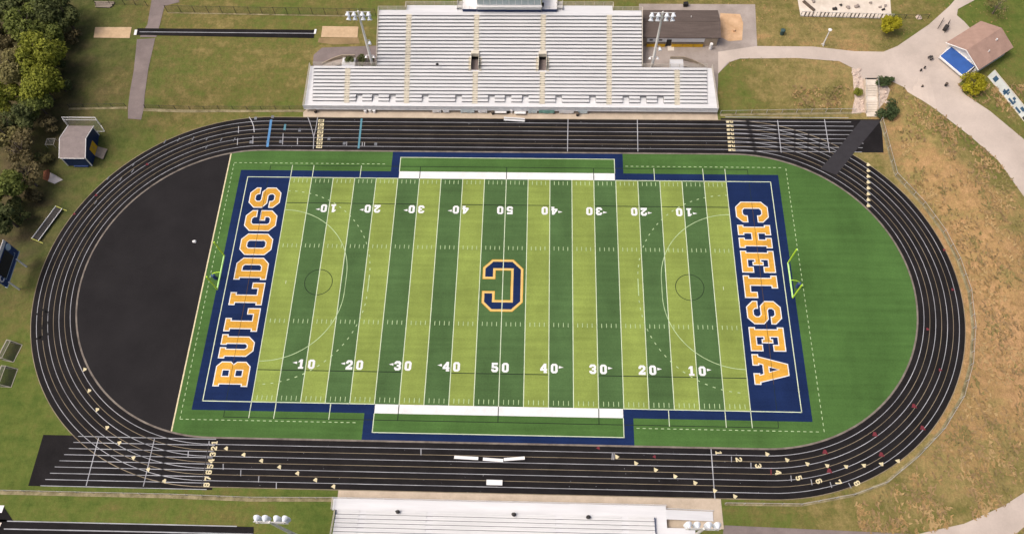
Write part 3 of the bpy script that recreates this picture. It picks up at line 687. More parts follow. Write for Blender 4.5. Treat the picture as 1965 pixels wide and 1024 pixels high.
fence('chain link fence between left path and far grandstand above the track', gp([(280, 208), (420, 210), (584, 210)]), dark=True)
fence('short fence left of the grey path ending near the trees', gp([(134, 207), (190, 206), (242, 205)]), dark=True)
fence('chain link fence from far grandstand right to the concrete steps', gp([(1382, 219), (1500, 217), (1640, 215)]))
fence('taller dark post fence behind the long jump runway', gp([(322, 24), (480, 27), (722, 31)]), h=2.2, gap=3.1, dark=True)
fence('short dark gate fence beside the top of the left path', gp([(185, 10), (240, 10), (283, 12)]), h=1.6, dark=True)

# ------------------------------------------------------------------ far grandstand
T, RZ = .762, .28
def minus(rng, cuts):
    out = [rng]
    for a, b in cuts:
        nx = []
        for p, q in out:
            if b <= p or a >= q: nx.append((p, q)); continue
            if a > p: nx.append((p, a))
            if b < q: nx.append((b, q))
        out = nx
    return [s for s in out if s[1] - s[0] > .15]
def grandstand():
    root = thing('grandstand', 'large white grandstand of aluminium bench rows at the far side of the track', 'grandstand', (0, 43.3, 0))
    y0, zb = 43.35, 1.2
    yi = lambda i: y0 + i * T
    zi = lambda i: zb + (i + 1) * RZ
    aisles = [at(665, 165, 3).x, at(782, 120, 4.5).x, at(912, 150, 3.5).x, at(1041, 150, 3.5).x, at(1169, 120, 4.5).x, at(1300, 165, 3).x]
    vom = [(at(904.5, 120, 4.5).x, at(918.5, 120, 4.5).x), (at(1034, 120, 4.5).x, at(1048, 120, 4.5).x)]
    wheel = [at(x, 188, 1.6).x for x in (689, 720, 753, 816, 880, 943, 975, 1008, 1072, 1137, 1201, 1234, 1267)]
    # row numbers of the tunnel mouths
    v0, v1 = 9, 12
    deck, riser = MB(), MB()
    deck.box(-45.0, 45.2, 41.5, y0 + .02, zb - .12, zb)                                # front walkway
    # side walkways next to the wings
    deck.hexa([(-45.0, y0 + .02, zb - .12), (-43.35, y0 + .02, zb - .12), (-43.35, 50.9, zb - .12), (-44.0, 50.9, zb - .12), (-45.0, y0 + .02, zb), (-43.35, y0 + .02, zb), (-43.35, 50.9, zb + 2.75), (-44.15, 50.9, zb + 2.75)])
    deck.hexa([(43.15, y0 + .02, zb - .12), (45.2, y0 + .02, zb - .12), (44.2, 50.9, zb - .12), (43.15, 50.9, zb - .12), (43.15, y0 + .02, zb), (45.2, y0 + .02, zb), (44.15, 50.9, zb + 2.75), (43.15, 50.9, zb + 2.75)])
    for i in range(25):
        rng = (-43.25, 43.05) if i < 10 else (-29.25, 28.95)
        cuts = []
        if i < 2: cuts += [(x - .72, x + .72) for x in wheel]
        if v0 <= i <= v1: cuts += vom
        for a, b in minus(rng, cuts):
            deck.box(a, b, yi(i) + .035, yi(i) + T - .03, zi(i) - .06, zi(i))
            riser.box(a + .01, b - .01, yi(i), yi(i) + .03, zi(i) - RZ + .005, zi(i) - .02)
            deck.box(a + .005, b - .005, yi(i) - .022, yi(i) - .002, zi(i) - RZ + .004, zi(i) - RZ + .115)
        bc = cuts + [(x - .62, x + .62) for x in aisles]
        if v0 <= i <= v1: bc += [(a - .55, b + .55) for a, b in vom]
        if i == 9: bc += [(aisles[0] - 1.3, aisles[0] + 1.3), (aisles[5] - 1.3, aisles[5] + 1.3)]
        bench = MB()
        for a, b in minus(rng, bc):
            bench.box(a + .04, b - .04, yi(i) - .05, yi(i) + .23, zi(i) + .17, zi(i) + .21)
            n = max(1, round((b - a) / 2.2))
            for k in range(n + 1):
                x = a + .15 + (b - a - .3) * k / n; bench.box(x - .03, x + .03, yi(i) + .06, yi(i) + .18, zi(i), zi(i) + .17)
            if i < 2: bench.build('bench_row', M['alu'], root); bench = MB()
        if i >= 2: bench.build('bench_row', M['alu'], root)
    for x in wheel:                                                                     # wheelchair bays: floor runs back to the third row
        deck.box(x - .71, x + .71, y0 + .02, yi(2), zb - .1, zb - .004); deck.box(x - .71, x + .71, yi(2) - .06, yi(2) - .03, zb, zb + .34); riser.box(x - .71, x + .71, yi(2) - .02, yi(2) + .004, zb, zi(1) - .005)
    deck.box(-29.25, 28.95, yi(25) + .0, yi(25) + .9, zi(24) - .06, zi(24))            # walkway behind the top row
    deck.box(-23.2, 22.6, yi(25) + .9, yi(25) + 2.3, zi(24) - .06, zi(24))
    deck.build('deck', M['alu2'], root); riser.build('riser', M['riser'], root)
    # closed back and sides that carry the rows
    back = MB()
    back.prism([(-29.2, 50.95, 1.3), (-29.2, yi(25) + .8, 1.3), (-29.2, yi(25) + .8, zi(24) - .1), (-29.2, 50.95, zi(9) - .1)], (.12, 0, 0))
    back.prism([(28.8, 50.95, 1.3), (28.8, yi(25) + .8, 1.3), (28.8, yi(25) + .8, zi(24) - .1), (28.8, 50.95, zi(9) - .1)], (.12, 0, 0))
    back.prism([(-43.2, y0 + .1, .1), (-43.2, 50.9, .1), (-43.2, 50.9, zi(9) - .1), (-43.2, y0 + .1, zb)], (.1, 0, 0))
    back.prism([(42.9, y0 + .1, .1), (42.9, 50.9, .1), (42.9, 50.9, zi(9) - .1), (42.9, y0 + .1, zb)], (.1, 0, 0))
    back.box(-29.2, 28.9, yi(25) + .7, yi(25) + .8, 2, zi(24) - .1); back.box(-43.2, -29.3, 50.82, 50.92, .3, zi(9) - .1); back.box(29.0, 43.0, 50.82, 50.92, .3, zi(9) - .1)
    back.box(-44.9, 45.1, 42.6, 42.7, .05, zb - .12)
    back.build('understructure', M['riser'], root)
    # aisles
    for k, x in enumerate(aisles):
        st = MB()
        for i in range(25 if 0 < k < 5 else 10):
            if k in (2, 3) and v0 <= i <= v1 + 2: continue
            st.box(x - .58, x + .58, yi(i) - .34, yi(i) - .005, zi(i) - RZ + .002, zi(i) - RZ * .5)
            st.box(x - .58, x + .58, yi(i) + .03, yi(i) + T - .36, zi(i) + .002, zi(i) + .012)
            st.box(x - .56, x + .56, yi(i) - .006, yi(i) + .024, zi(i) - RZ + .03, zi(i) - .005)
        o = st.build('aisle_stairs', M['cream'], root)
        hr = MB()
        for i in range(1, 25 if 0 < k < 5 else 10, 2):
            if k in (2, 3) and v0 - 1 <= i <= v1 + 2: continue
            for dx in (-.3, .3) if k in (0, 1, 4, 5) else (-.42, .42):
                hr.box(x + dx - .07, x + dx + .07, yi(i) - .03, yi(i) + .08, zi(i), zi(i) + .10)
        sub(o, hr, 'step_bracket', M['riser'])
    # tunnel mouths
    for a, b in vom:
        tm = MB(); fz = zi(v0 - 1)
        tm.box(a - .10, a, yi(v0), yi(v1 + 1), fz - .3, zi(v1) + .5); tm.box(b, b + .10, yi(v0), yi(v1 + 1), fz - .3, zi(v1) + .5)
        tm.box(a - .10, b + .10, yi(v1 + 1) - .05, yi(v1 + 1) + .10, zi(v1) - .25, zi(v1) + .75)
        tm.box(a - .10, b + .10, yi(v1 + 1) + .10, yi(v1 + 2) + .2, zi(v1) + .50, zi(v1) + .75)
        o = tm.build('tunnel_mouth', M['cream'], root)
        dk = MB(); dk.box(a, b, yi(v0) - .05, yi(v1 + 1) - .06, fz - .10, fz - .02); sub(o, dk, 'tunnel_floor', M['pathg'])
        wl = MB(); wl.box(a, b, yi(v1 + 1) - .06, yi(v1 + 1) + 1.5, fz - .1, fz - .02)
        for q in ((a, a + .01), (b - .01, b)): wl.box(q[0], q[1], yi(v0) + .5, yi(v1 + 1) + 1.5, fz, zi(v1) - .26)
        wl.box(a, b, yi(v1 + 1) + 1.5, yi(v1 + 1) + 1.55, fz, zi(v1)); sub(o, wl, 'tunnel_lining', M['dark'])
        ss = MB()
        for i in range(v0, v1 + 1):
            for q, w in ((a - .66, .52), (b + .14, .52)):
                ss.box(q, q + w, yi(i) - .3, yi(i) - .005, zi(i) - RZ + .002, zi(i) - RZ * .5); ss.box(q, q + w, yi(i) + .03, yi(i) + T - .32, zi(i) + .002, zi(i) + .012)
        sub(o, ss, 'side_steps', M['cream'])
    # front rail with panels
    fp = MB(); fp.box(-44.95, 45.15, 41.44, 41.49, zb + .05, zb + 1.05); o = fp.build('front_panel', M['fascia'], root)
    k = MB(); railing(k, [(-44.95, 41.40, zb - .1), (45.15, 41.40, zb - .1)], 1.2, 1.9, .03, (1.0,)); sub(o, k, 'panel_frame', M['alu'])
    ed = MB(); ed.box(-45.02, 45.22, 41.36, 41.5, zb - .30, zb - .13); ed.build('deck_edge', M['alu'], root)
    for pts in ([(-45.0, 41.5, zb), (-45.0, 43.4, zb), (-44.1, 50.9, zb + 2.75)], [(45.2, 41.5, zb), (45.2, 43.4, zb), (44.1, 50.9, zb + 2.75)],
                [(-43.3, 51.0, zi(9)), (-29.4, 51.0, zi(9))], [(29.1, 51.0, zi(9)), (43.1, 51.0, zi(9))],
                [(-29.35, 51, zi(9)), (-29.35, yi(25) + .9, zi(24)), (-23.3, yi(25) + .9, zi(24)), (-23.3, yi(25) + 2.3, zi(24)), (-10.5, yi(25) + 2.3, zi(24))],
                [(29.05, 51, zi(9)), (29.05, yi(25) + .9, zi(24)), (22.7, yi(25) + .9, zi(24)), (22.7, yi(25) + 2.3, zi(24)), (10.2, yi(25) + 2.3, zi(24))]):
        k = MB(); railing(k, pts, 1.07, 2.0, .045, (1.0, .66, .33)); k.build('guard_rail', M['rail'], root)
    # landings and ramps behind the wings
    for s, x, in ((-1, aisles[0]), (1, aisles[5])):
        l = MB(); l.box(x - 1.45, x + 1.45, yi(9) + .1, 53.2, zi(9) - .02, zi(9) + .06)
        l.box(x - 1.4, x + 1.4, 51.0, 53.2, 2.4, zi(9) - .03)
        l.build('ramp_landing', M['alu2'], root)
        r = MB(); e = x + s * 6.2 if s > 0 else x - 6.2
        xa = x + s * 1.45
        r.hexa([(xa, 51.3, zi(9) - .1), (e, 51.3, 2.5), (e, 52.9, 2.5), (xa, 52.9, zi(9) - .1), (xa, 51.3, zi(9) + .04), (e, 51.3, 2.68), (e, 52.9, 2.68), (xa, 52.9, zi(9) + .04)])
        o = r.build('ramp', M['apron'], root)
        w = MB(); P = [(x - s * 1.4, 53.2), (x + s * 1.5, 53.2), (x + s * 3.5, 53.0), (x + s * 6.2, 52.2)]
        for (ax, ay), (bx, by), za, zb2 in zip(P, P[1:], (4.9, 4.9, 4.2), (4.9, 4.2, 3.3)):
            w.hexa([(ax, ay, 2.3), (bx, by, 2.3), (bx, by + .15, 2.3), (ax, ay + .15, 2.3), (ax, ay, za), (bx, by, zb2), (bx, by + .15, zb2), (ax, ay + .15, za)])
        sub(o, w, 'ramp_wall', M['tan'])
    return yi, zi
gyi, gzi = grandstand()

# press box on the top of the grandstand
def press_box():
    yb, zb = gyi(25) + .35, gzi(24)
    r = thing('press_box', 'white and navy press box with window band on top of the far grandstand', 'press box', (0, yb, zb))
    x0, x1 = -7.3, 6.85
    k = MB(); k.box(x0, x1, yb + .05, yb + 4.5, zb, zb + 4.2); k.build('wall', M['white'], r)
    k = MB(); k.box(x0 - .03, x1 + .03, yb - .02, yb + .05, zb + .02, zb + .62); k.build('base_panel', M['bluep'], r)
    k = MB(); k.hexa([(x0 - .1, yb - .5, zb + 1.9), (x1 + .1, yb - .5, zb + 1.9), (x1 + .1, yb + .04, zb + 1.9), (x0 - .1, yb + .04, zb + 1.9), (x0 - .1, yb - .5, zb + 2.0), (x1 + .1, yb - .5, zb + 2.0), (x1 + .1, yb + .04, zb + 2.15), (x0 - .1, yb + .04, zb + 2.15)]); k.build('counter_shelf', M['white'], r)
    k = MB(); k.box(x0 + .15, x1 - .15, yb, yb + .06, zb + 2.2, zb + 3.85); o = k.build('window_band', M['glass'], r)
    k = MB()
    for i in range(11):
        x = x0 + .15 + (x1 - x0 - .3) * i / 10; k.box(x - .05, x + .05, yb - .03, yb + .03, zb + 2.2, zb + 3.85)
    sub(o, k, 'mullion', M['white'])
    k = MB(); k.box(x0 - .2, x1 + .2, yb - .3, yb + 4.8, zb + 4.2, zb + 4.45); k.build('roof', M['bluep'], r)
    for s, xa, xb in ((-1, -10.6, -7.45), (1, 7.0, 10.3)):
        k = MB(); k.box(xa, xb, yb + .1, yb + 4.5, zb + .55, zb + .70); k.build('side_deck', M['white'], r)
        k = MB(); k.box(xa, xb, yb + .0, yb + .09, zb + .02, zb + .75); k.build('side_panel', M['bluep'], r)
        k = MB(); railing(k, [(xa, yb + .1, zb + .7), (xb, yb + .1, zb + .7)], .9, 1.5, .03); railing(k, [(xa if s < 0 else xb, yb + .1, zb + .7), (xa if s < 0 else xb, yb + 4.4, zb + .7)], .9, 1.5, .03)
        k.build('deck_rail', M['galv'], r)
        k = MB(); xs = xa - 1.3 if s < 0 else xb + .1
        for i in range(6): k.box(xs, xs + 1.2, yb + .6 + i * .55, yb + 1.05 + i * .55, zb + .62 - i * .25, zb + .68 - i * .25)
        k.box(xs, xs + .06, yb + .5, yb + 4.0, zb - .9, zb + .5); k.box(xs + 1.14, xs + 1.2, yb + .5, yb + 4.0, zb - .9, zb + .5)
        k.build('access_stairs', M['galv'], r)
    k = MB(); k.tube((x1 + .35, yb + .9, zb + .7), (x1 + .35, yb + .9, zb + 1.7), .2, .25, 8); k.build('camera_stand', M['black2'], r)
press_box()

# things along the front of the far grandstand
def clutter(name, label, cat, px, py, z, w, d, h, m, group=None, legs=False):
    p = at(px, py, z); r = thing(name, label, cat, (p.x, p.y, z), group)
    return r, p
for px, w, m, lab, nm in ((838, 1.9, 'white', 'white cloth banner hung at front rail, leftmost of the hung banners', 'banner'), (856, 1.4, 'fascia', 'small grey banner hung beside the leftmost white banner', 'banner'),
                      (897, 3.0, 'paleteal', 'pale teal banner hung low on front rail left of centre tables', 'banner'), (926, 2.0, 'fascia', 'grey banner hung right of the pale teal banner', 'banner'),
                      (1022, 1.9, 'paleteal', 'ragged pale banner hung left of the green banner', 'banner'), (1049, 3.4, 'tealp', 'green mesh banner hung on the grandstand front rail', 'banner'), (1087, 3.2, 'white', 'wide white banner hung right of the green banner', 'banner'), (1118, 2.1, 'paleteal', 'pale banner at the right end of the hung banners', 'banner')):
    p = at(px, 213, .75); k = MB(); n = 6; x0 = p.x - w / 2
    for i in range(n):
        a = x0 + w * i / n; b = x0 + w * (i + 1) / n; da = .05 * math.sin(i * 2.1 + px); db = .05 * math.sin((i + 1) * 2.1 + px); zl_ = .35 + .12 * math.sin(i * 1.7 + px)
        k.hexa([(a, 41.22 + da, zl_), (b, 41.22 + db, zl_), (b, 41.27 + db, zl_), (a, 41.27 + da, zl_), (a, 41.30, 1.25), (b, 41.30, 1.25), (b, 41.35, 1.25), (a, 41.35, 1.25)])
    o = k.build(nm, M[m]); tag(o, lab, 'banner', 'banners hung on the far grandstand front')
def table(name, label, cat, c, ux, L_, W_, H_, m, group=None, thick=.05):
    c = Vector(c); r = thing(name, label, cat, tuple(c), group); u = Vector(ux).normalized(); v = Vector((-u.y, u.x, 0))
    k = MB(); k.obox(c + Vector((0, 0, H_ - thick)), u, L_, W_, thick); k.build('top' if H_ > .6 else 'seat', m, r)
    for s in (-1, 1):
        k = MB(); q = c + u * s * (L_ / 2 - .35)
        k.tube(q - v * W_ * .35, q - v * W_ * .3 + Vector((0, 0, H_ - thick)), .03, n=6); k.tube(q + v * W_ * .35, q + v * W_ * .3 + Vector((0, 0, H_ - thick)), .03, n=6); k.tube(q - v * W_ * .35 + Vector((0, 0, .05)), q + v * W_ * .35 + Vector((0, 0, .05)), .025, n=6)
        k.build('leg', M['galv'], r)
    return r
gt = 'white tables under the far grandstand'
table('folding_table', 'white folding table at grandstand front, left of the pair', 'table', at(961, 218, 0) * 1, (1, 0, 0), 2.5, .8, .75, M['white'], gt)
table('folding_table', 'white folding table at grandstand front, right of the pair', 'table', at(998, 219.5, 0) * 1, (1, 0, 0), 2.5, .8, .75, M['white'], gt)
def bench2(label, pa, pb, wid, name='bench', m='white', h=.45, group=None):
    a, b = at(*pa), at(*pb); c = (a + b) / 2
    return table(name, label, 'bench', (c.x, c.y, .04), b - a, (b - a).length, wid, h, M[m], group)
r = bench2('long grey aluminium team bench on far track edge below grandstand centre', (967, 232), (1007, 234.5), .45, m='alu')
u = (at(1007, 234.5) - at(967, 232)); u = u.normalized(); c = (at(967, 232) + at(1007, 234.5)) / 2
k = MB(); k.obox((c.x, c.y + .55, .45), u, 4.6, .3, .05); k.build('back_seat', M['alu'], r)
gb = 'white benches on the near straight'
bench2('white bench lying across lane at left of the three near benches', (872, 877.5), (918, 880), .55, group=gb)
bench2('white bench in the middle of the three near benches', (927, 881), (966, 884), .55, group=gb)
bench2('white bench slanting up to the right of the three near benches', (967, 882), (1007, 879), .55, group=gb)
p = at(949, 926, 0); r = thing('equipment_box', 'white rectangular equipment box alone in lane near the lower stand', 'box', (p.x, p.y, .04))
k = MB(); k.box(p.x - 1.35, p.x + 1.35, p.y - .4, p.y + .4, .04, .5); k.build('body', M['white'], r)
k = MB(); k.box(p.x - 1.4, p.x + 1.4, p.y - .45, p.y + .45, .5, .58); k.build('lid', M['white'], r)
def cyl(name, label, cat, px, py, r_, h, m, lidm=None, z=0.05, group=None, grnd=True):
    p = g(px, py) if grnd else at(px, py, z); zz = p.z + .05 if grnd else z; o = thing(name, label, cat, (p.x, p.y, zz), group)
    k = MB(); k.tube((p.x, p.y, zz), (p.x, p.y, zz + h * .9), r_ * .88, r_, 14); k.build('body', m, o)
    k = MB(); k.tube((p.x, p.y, zz + h * .9), (p.x, p.y, zz + h), r_ * 1.08, r_ * .7, 14); k.build('lid', lidm or m, o); return o
gc = 'bins and coolers under the far grandstand front'
cyl('trash_bin', 'brown trash bin near left end of the grandstand front', 'trash bin', 606, 216, .35, .95, M['dark'], M['bark'], group=gc)
cyl('drink_cooler', 'white drink cooler, left of three at the grandstand front', 'cooler', 702, 216, .3, .8, M['white'], group=gc)
cyl('drink_cooler', 'white drink cooler, middle of three at the grandstand front', 'cooler', 711, 215, .34, 1.0, M['white'], group=gc)
cyl('drink_cooler', 'white drink cooler, right of three at the grandstand front', 'cooler', 719, 216, .34, .9, M['white'], group=gc)
cyl('trash_bin', 'dark trash bin left of the two white tables', 'trash bin', 946, 219, .34, .95, M['dark'], M['bark'], group=gc)
cyl('drink_cooler', 'white cooler standing between the two white tables', 'cooler', 982, 217, .25, 1.1, M['white'], group=gc)
cyl('trash_bin', 'dark trash bin between the two white tables', 'trash bin', 975, 217, .3, .9, M['dark'], M['black2'], group=gc)
cyl('trash_bin', 'dark bin below right end of the green banner', 'trash bin', 1063, 217, .32, .9, M['dark'], M['bark'], group=gc)
cyl('trash_bin', 'small brown bin on concrete right of the banners', 'trash bin', 1108, 222, .33, .9, M['dark'], M['bark'], group=gc)
# bags left on the rows
for px, py, lab in ((839, 123.5, 'black bag left on an upper row of the far grandstand'),):
    i = 12; p = at(px, py, gzi(i) + .5); k = MB()
    bm = bmesh.new(); bmesh.ops.create_icosphere(bm, subdivisions=2, radius=.32)
    for v in bm.verts: v.co = Vector((p.x, p.y, p.z - .02)) + Vector((v.co.x * 1.1, v.co.y * .8, max(-.06, v.co.z)))
    me = bpy.data.meshes.new('bag'); bm.to_mesh(me); bm.free(); me.materials.append(M['black2']); o = bpy.data.objects.new('bag', me); col.objects.link(o); tag(o, lab, 'bag')

# ------------------------------------------------------------------ near stand, seen over its back
def near_stand():
    root = thing('grandstand', 'near white bleacher stand cut by the bottom edge of the photo', 'grandstand', (0, -43.5, 0))
    y0, zb = -43.55, 1.2; yi = lambda i: y0 - i * .735
    zi = lambda i: zb + (i + 1) * .17
    deck, riser = MB(), MB()
    deck.box(-28.0, 29.3, y0 - .02, -41.55, zb - .1, zb)
    deck.box(27.4, 29.3, -50, y0 - .02, zb - .1, zb)
    aisles = [-22.6, -11.0, 11.0, 22.2]
    for i in range(9):
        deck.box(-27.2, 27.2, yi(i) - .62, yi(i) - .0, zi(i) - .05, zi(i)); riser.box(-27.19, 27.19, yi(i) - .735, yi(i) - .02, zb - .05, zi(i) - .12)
        b = MB()
        for a, c in minus((-27.1, 27.1), [(x - .6, x + .6) for x in aisles]):
            b.box(a, c, yi(i) - .27, yi(i) - .01, zi(i) + .13, zi(i) + .17)
            n = max(1, round((c - a) / 2.2))
            for k in range(n + 1):
                x = a + .15 + (c - a - .3) * k / n; b.box(x - .03, x + .03, yi(i) - .18, yi(i) - .08, zi(i), zi(i) + .13)
        b.build('bench_row', M['alu'], root)
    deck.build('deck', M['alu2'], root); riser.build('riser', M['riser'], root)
    # ramp down to the right
    r = MB(); r.hexa([(29.3, -43.75, .95), (37.4, -43.75, .08), (37.4, -42.15, .08), (29.3, -42.15, .95), (29.3, -43.75, zb), (37.4, -43.75, .2), (37.4, -42.15, .2), (29.3, -42.15, zb)]); r.build('ramp', M['alu2'], root)
    r = MB(); r.box(29.3, 34.0, -48.2, -45.15, zb - .12, zb); r.build('ramp_landing', M['alu2'], root)
    k = MB(); railing(k, [(-28.0, -41.55, zb), (29.3, -41.55, zb)], 1.0, 2.2, .03); railing(k, [(29.3, -42.1, zb), (37.4, -42.1, .2)], 1.0, 2.0, .03)
    k.build('front_rail', M['alu2'], root)
    k = MB(); railing(k, [(-28.0, -41.55, zb), (-28.0, -43.5, zb)], 1.0, 2, .05); railing(k, [(-27.35, -43.6, zb), (-27.35, -49.5, 2.6)], 1.2, 1.5, .05); k.build('side_rail', M['rail'], root)
    k = MB(); k.box(-27.32, -27.22, -49.8, -43.55, .1, 1.6); k.box(27.22, 27.32, -49.8, -43.6, zb, 1.7); k.build('side_panel', M['bluep'], root)
    k = MB(); k.box(-27.9, 29.2, -41.62, -41.56, .1, zb - .1); k.build('front_skirt', M['riser'], root)
near_stand()
gk = 'dark bags on the near stand'
for px, py, lab in ((763, 981, 'dark round bag on the front row left of the near stand'), (986, 986, 'dark bag on the front row at the centre of the near stand'), (1129, 991, 'dark bag on the front row right of the near stand')):
    p = at(px, py, 1.9); bm = bmesh.new(); bmesh.ops.create_icosphere(bm, subdivisions=2, radius=.42)
    for v in bm.verts:
        n_ = noise.noise(v.co * 3 + Vector((px, 0, 0))); v.co = Vector((p.x, p.y, 1.80)) + Vector((v.co.x * 1.0, v.co.y * .8, max(-.02, v.co.z * .9))) * (1 + .3 * n_)
    me = bpy.data.meshes.new('bag'); bm.to_mesh(me); bm.free(); me.materials.append(M['dark']); o = bpy.data.objects.new('bag', me); col.objects.link(o); tag(o, lab, 'bag', gk)

# ------------------------------------------------------------------ stadium lights
def light_pole(label, x, y, zg, ztop, face, mid=None):
    r = thing('stadium_light', label, 'stadium light', (x, y, zg), 'tall stadium light poles')
    k = MB(); k.tube((x, y, zg - .2), (x, y, ztop), .34, .19, 12); k.build('pole', M['pole'], r)
    k = MB()
    for dz in (0, -1.25): k.box(x - 2.5, x + 2.5, y - .07, y + .07, ztop - .3 + dz, ztop - .16 + dz)
    k.tube((x, y, ztop), (x, y, ztop + .7), .03, n=6)
    for s in (-1, 1): k.box(x + s * 2.0 - .05, x + s * 2.0 + .05, y - .06, y + .06, ztop - 1.5, ztop - .2)
    k.build('crossarm', M['galv'], r)
    for dz in (0, -1.25):
        for q in (-2.15, -.85, .85, 2.15):
            k = MB(); c = Vector((x + q, y + face * .45, ztop - .45 + dz)); d = Vector((q * .06, face, -.75)).normalized()
            k.tube(c - d * .5, c - d * .2, .16, .34, 10); k.tube(c - d * .2, c + d * .3, .34, .56, 14); k.build('floodlight', M['lamp'], r)
    if mid is not None:
        k = MB(); k.box(x - .07, x + .9, y - .06, y + .06, mid, mid + .1); k.build('speaker_bracket', M['galv'], r)
        k = MB(); c = Vector((x + .8, y + face * .2, mid - .1)); k.tube(c, c + Vector((.1, face * .6, -.25)), .22, .38, 12); k.build('loudspeaker', M['lamp'], r)
        k = MB()
        for s in (-1, 1):
            c = Vector((x + s * .85, y + face * .1, zg + 3.6)); k.tube(c, c + Vector((0, face * .35, -.3)), .18, .34, 10)
        k.box(x - .9, x + .9, y - .05, y + .05, zg + 3.6, zg + 3.7); k.build('low_lamps', M['white'], r)
    return r
light_pole('stadium light pole rising behind the left wing of the far grandstand', -30.55, 52.0, zat(-30.5, 52), 19.6, -1, 11.0)
light_pole('stadium light pole rising in front of the brown roofed building', 31.35, 52.0, zat(31, 52), 19.6, -1, 9.5)
light_pole('stadium light pole on grass at bottom left of the near stand', -33.0, -48.15, 0, 18.6, 1)
light_pole('stadium light pole by the ramp right of the near stand', 32.2, -47.45, 0, 17.6, 1)

# ------------------------------------------------------------------ goalposts
def goalpost(label, s):
    xb, yc = s * 57.2, .55; xc = s * 55.1; w = 3.66
    r = thing('goalpost', label, 'goalpost', (xb, yc, .03), 'football goalposts')
    k = MB(); pts = [Vector((xb, yc, .03)), Vector((xb, yc, 1.7))]
    for i in range(1, 9):
        t = i / 8 * math.pi / 2; pts.append(Vector((xb + (xc - xb) * (1 - math.cos(t)), yc, 1.7 + 1.35 * math.sin(t))))
    k.path(pts, .085, 10); k.build('gooseneck', M['neon'], r)
    k = MB(); k.tube((xc, yc - w, 3.05), (xc, yc + w, 3.05), .16, n=10); k.build('crossbar', M['neon2'], r)
    for t in (-1, 1):
        k = MB(); k.tube((xc, yc + t * w, 3.0), (xc, yc + t * w, 8.7), .15, n=8); k.build('upright', M['neon'], r)
    k = MB(); k.tube((xb, yc, .04), (xb, yc, 1.75), .34, .34, 14); k.build('base_pad', M['bluesk'], r)
goalpost('yellow green goalpost at the left BULLDOGS end zone', -1); goalpost('yellow green goalpost at the right CHELSEA end zone', 1)

# ------------------------------------------------------------------ scoreboard at left edge
def scoreboard():
    x, ya, yb = -96.6, -3.3, 4.5; z0, z1 = 3.0, 7.4
    r = thing('scoreboard', 'navy scoreboard on white posts at the left edge beside the track', 'scoreboard', (x, .4, 0))
    k = MB(); k.box(x - .35, x, ya, yb, z0, z1); k.build('cabinet', mat('board_blue', (.022, .055, .17), .5, .15, 1), r)
    k = MB(); k.box(x, x + .05, ya + 1.3, yb - 1.6, z0 + 1.1, z1 - .4); o = k.build('display', M['screen'], r)
    k = MB(); k.box(x + .05, x + .07, ya + 1.2, yb - .9, z0 + .98, z0 + 1.06); k.box(x + .05, x + .07, ya + 1.2, ya + 1.28, z0 + 1.06, z0 + 1.7); k.box(x + .05, x + .07, yb - .98, yb - .9, z0 + 1.06, z0 + 1.5); sub(o, k, 'display_frame', M['skyb'])
    k = MB(); k.box(x - .38, x + .06, ya - .06, yb + .06, z0 - .14, z0); k.build('bottom_frame', M['skyb'], r)
    k = MB(); k.tube((x, yb - .75, z1 - 1.0), (x + .12, yb - .75, z1 - 1.0), .7, n=20); k.build('emblem_disc', M['skyb'], r)
    k = MB(); k.box(x - .02, x + .06, ya + 3.2, yb - .1, z1 + .02, z1 + .9); k.build('sponsor_panel', M['white'], r)
    # white letter C at the lower near corner
    k = MB(); cc = Vector((x + .03, ya + .75, z0 + 2.2)); pts = [(cc.x, cc.y + .5 * math.cos(R(a)), cc.z + .6 * math.sin(R(a))) for a in range(50, 311, 20)]
    k.path(pts, .13, 6); k.build('letter', M['white'], r)
    for y in (-2.4, 2.6):
        k = MB(); k.tube((x + .35, y, 0), (x + .25, y, z0 + .4), .17, n=10); k.build('post', M['white'], r)
scoreboard()

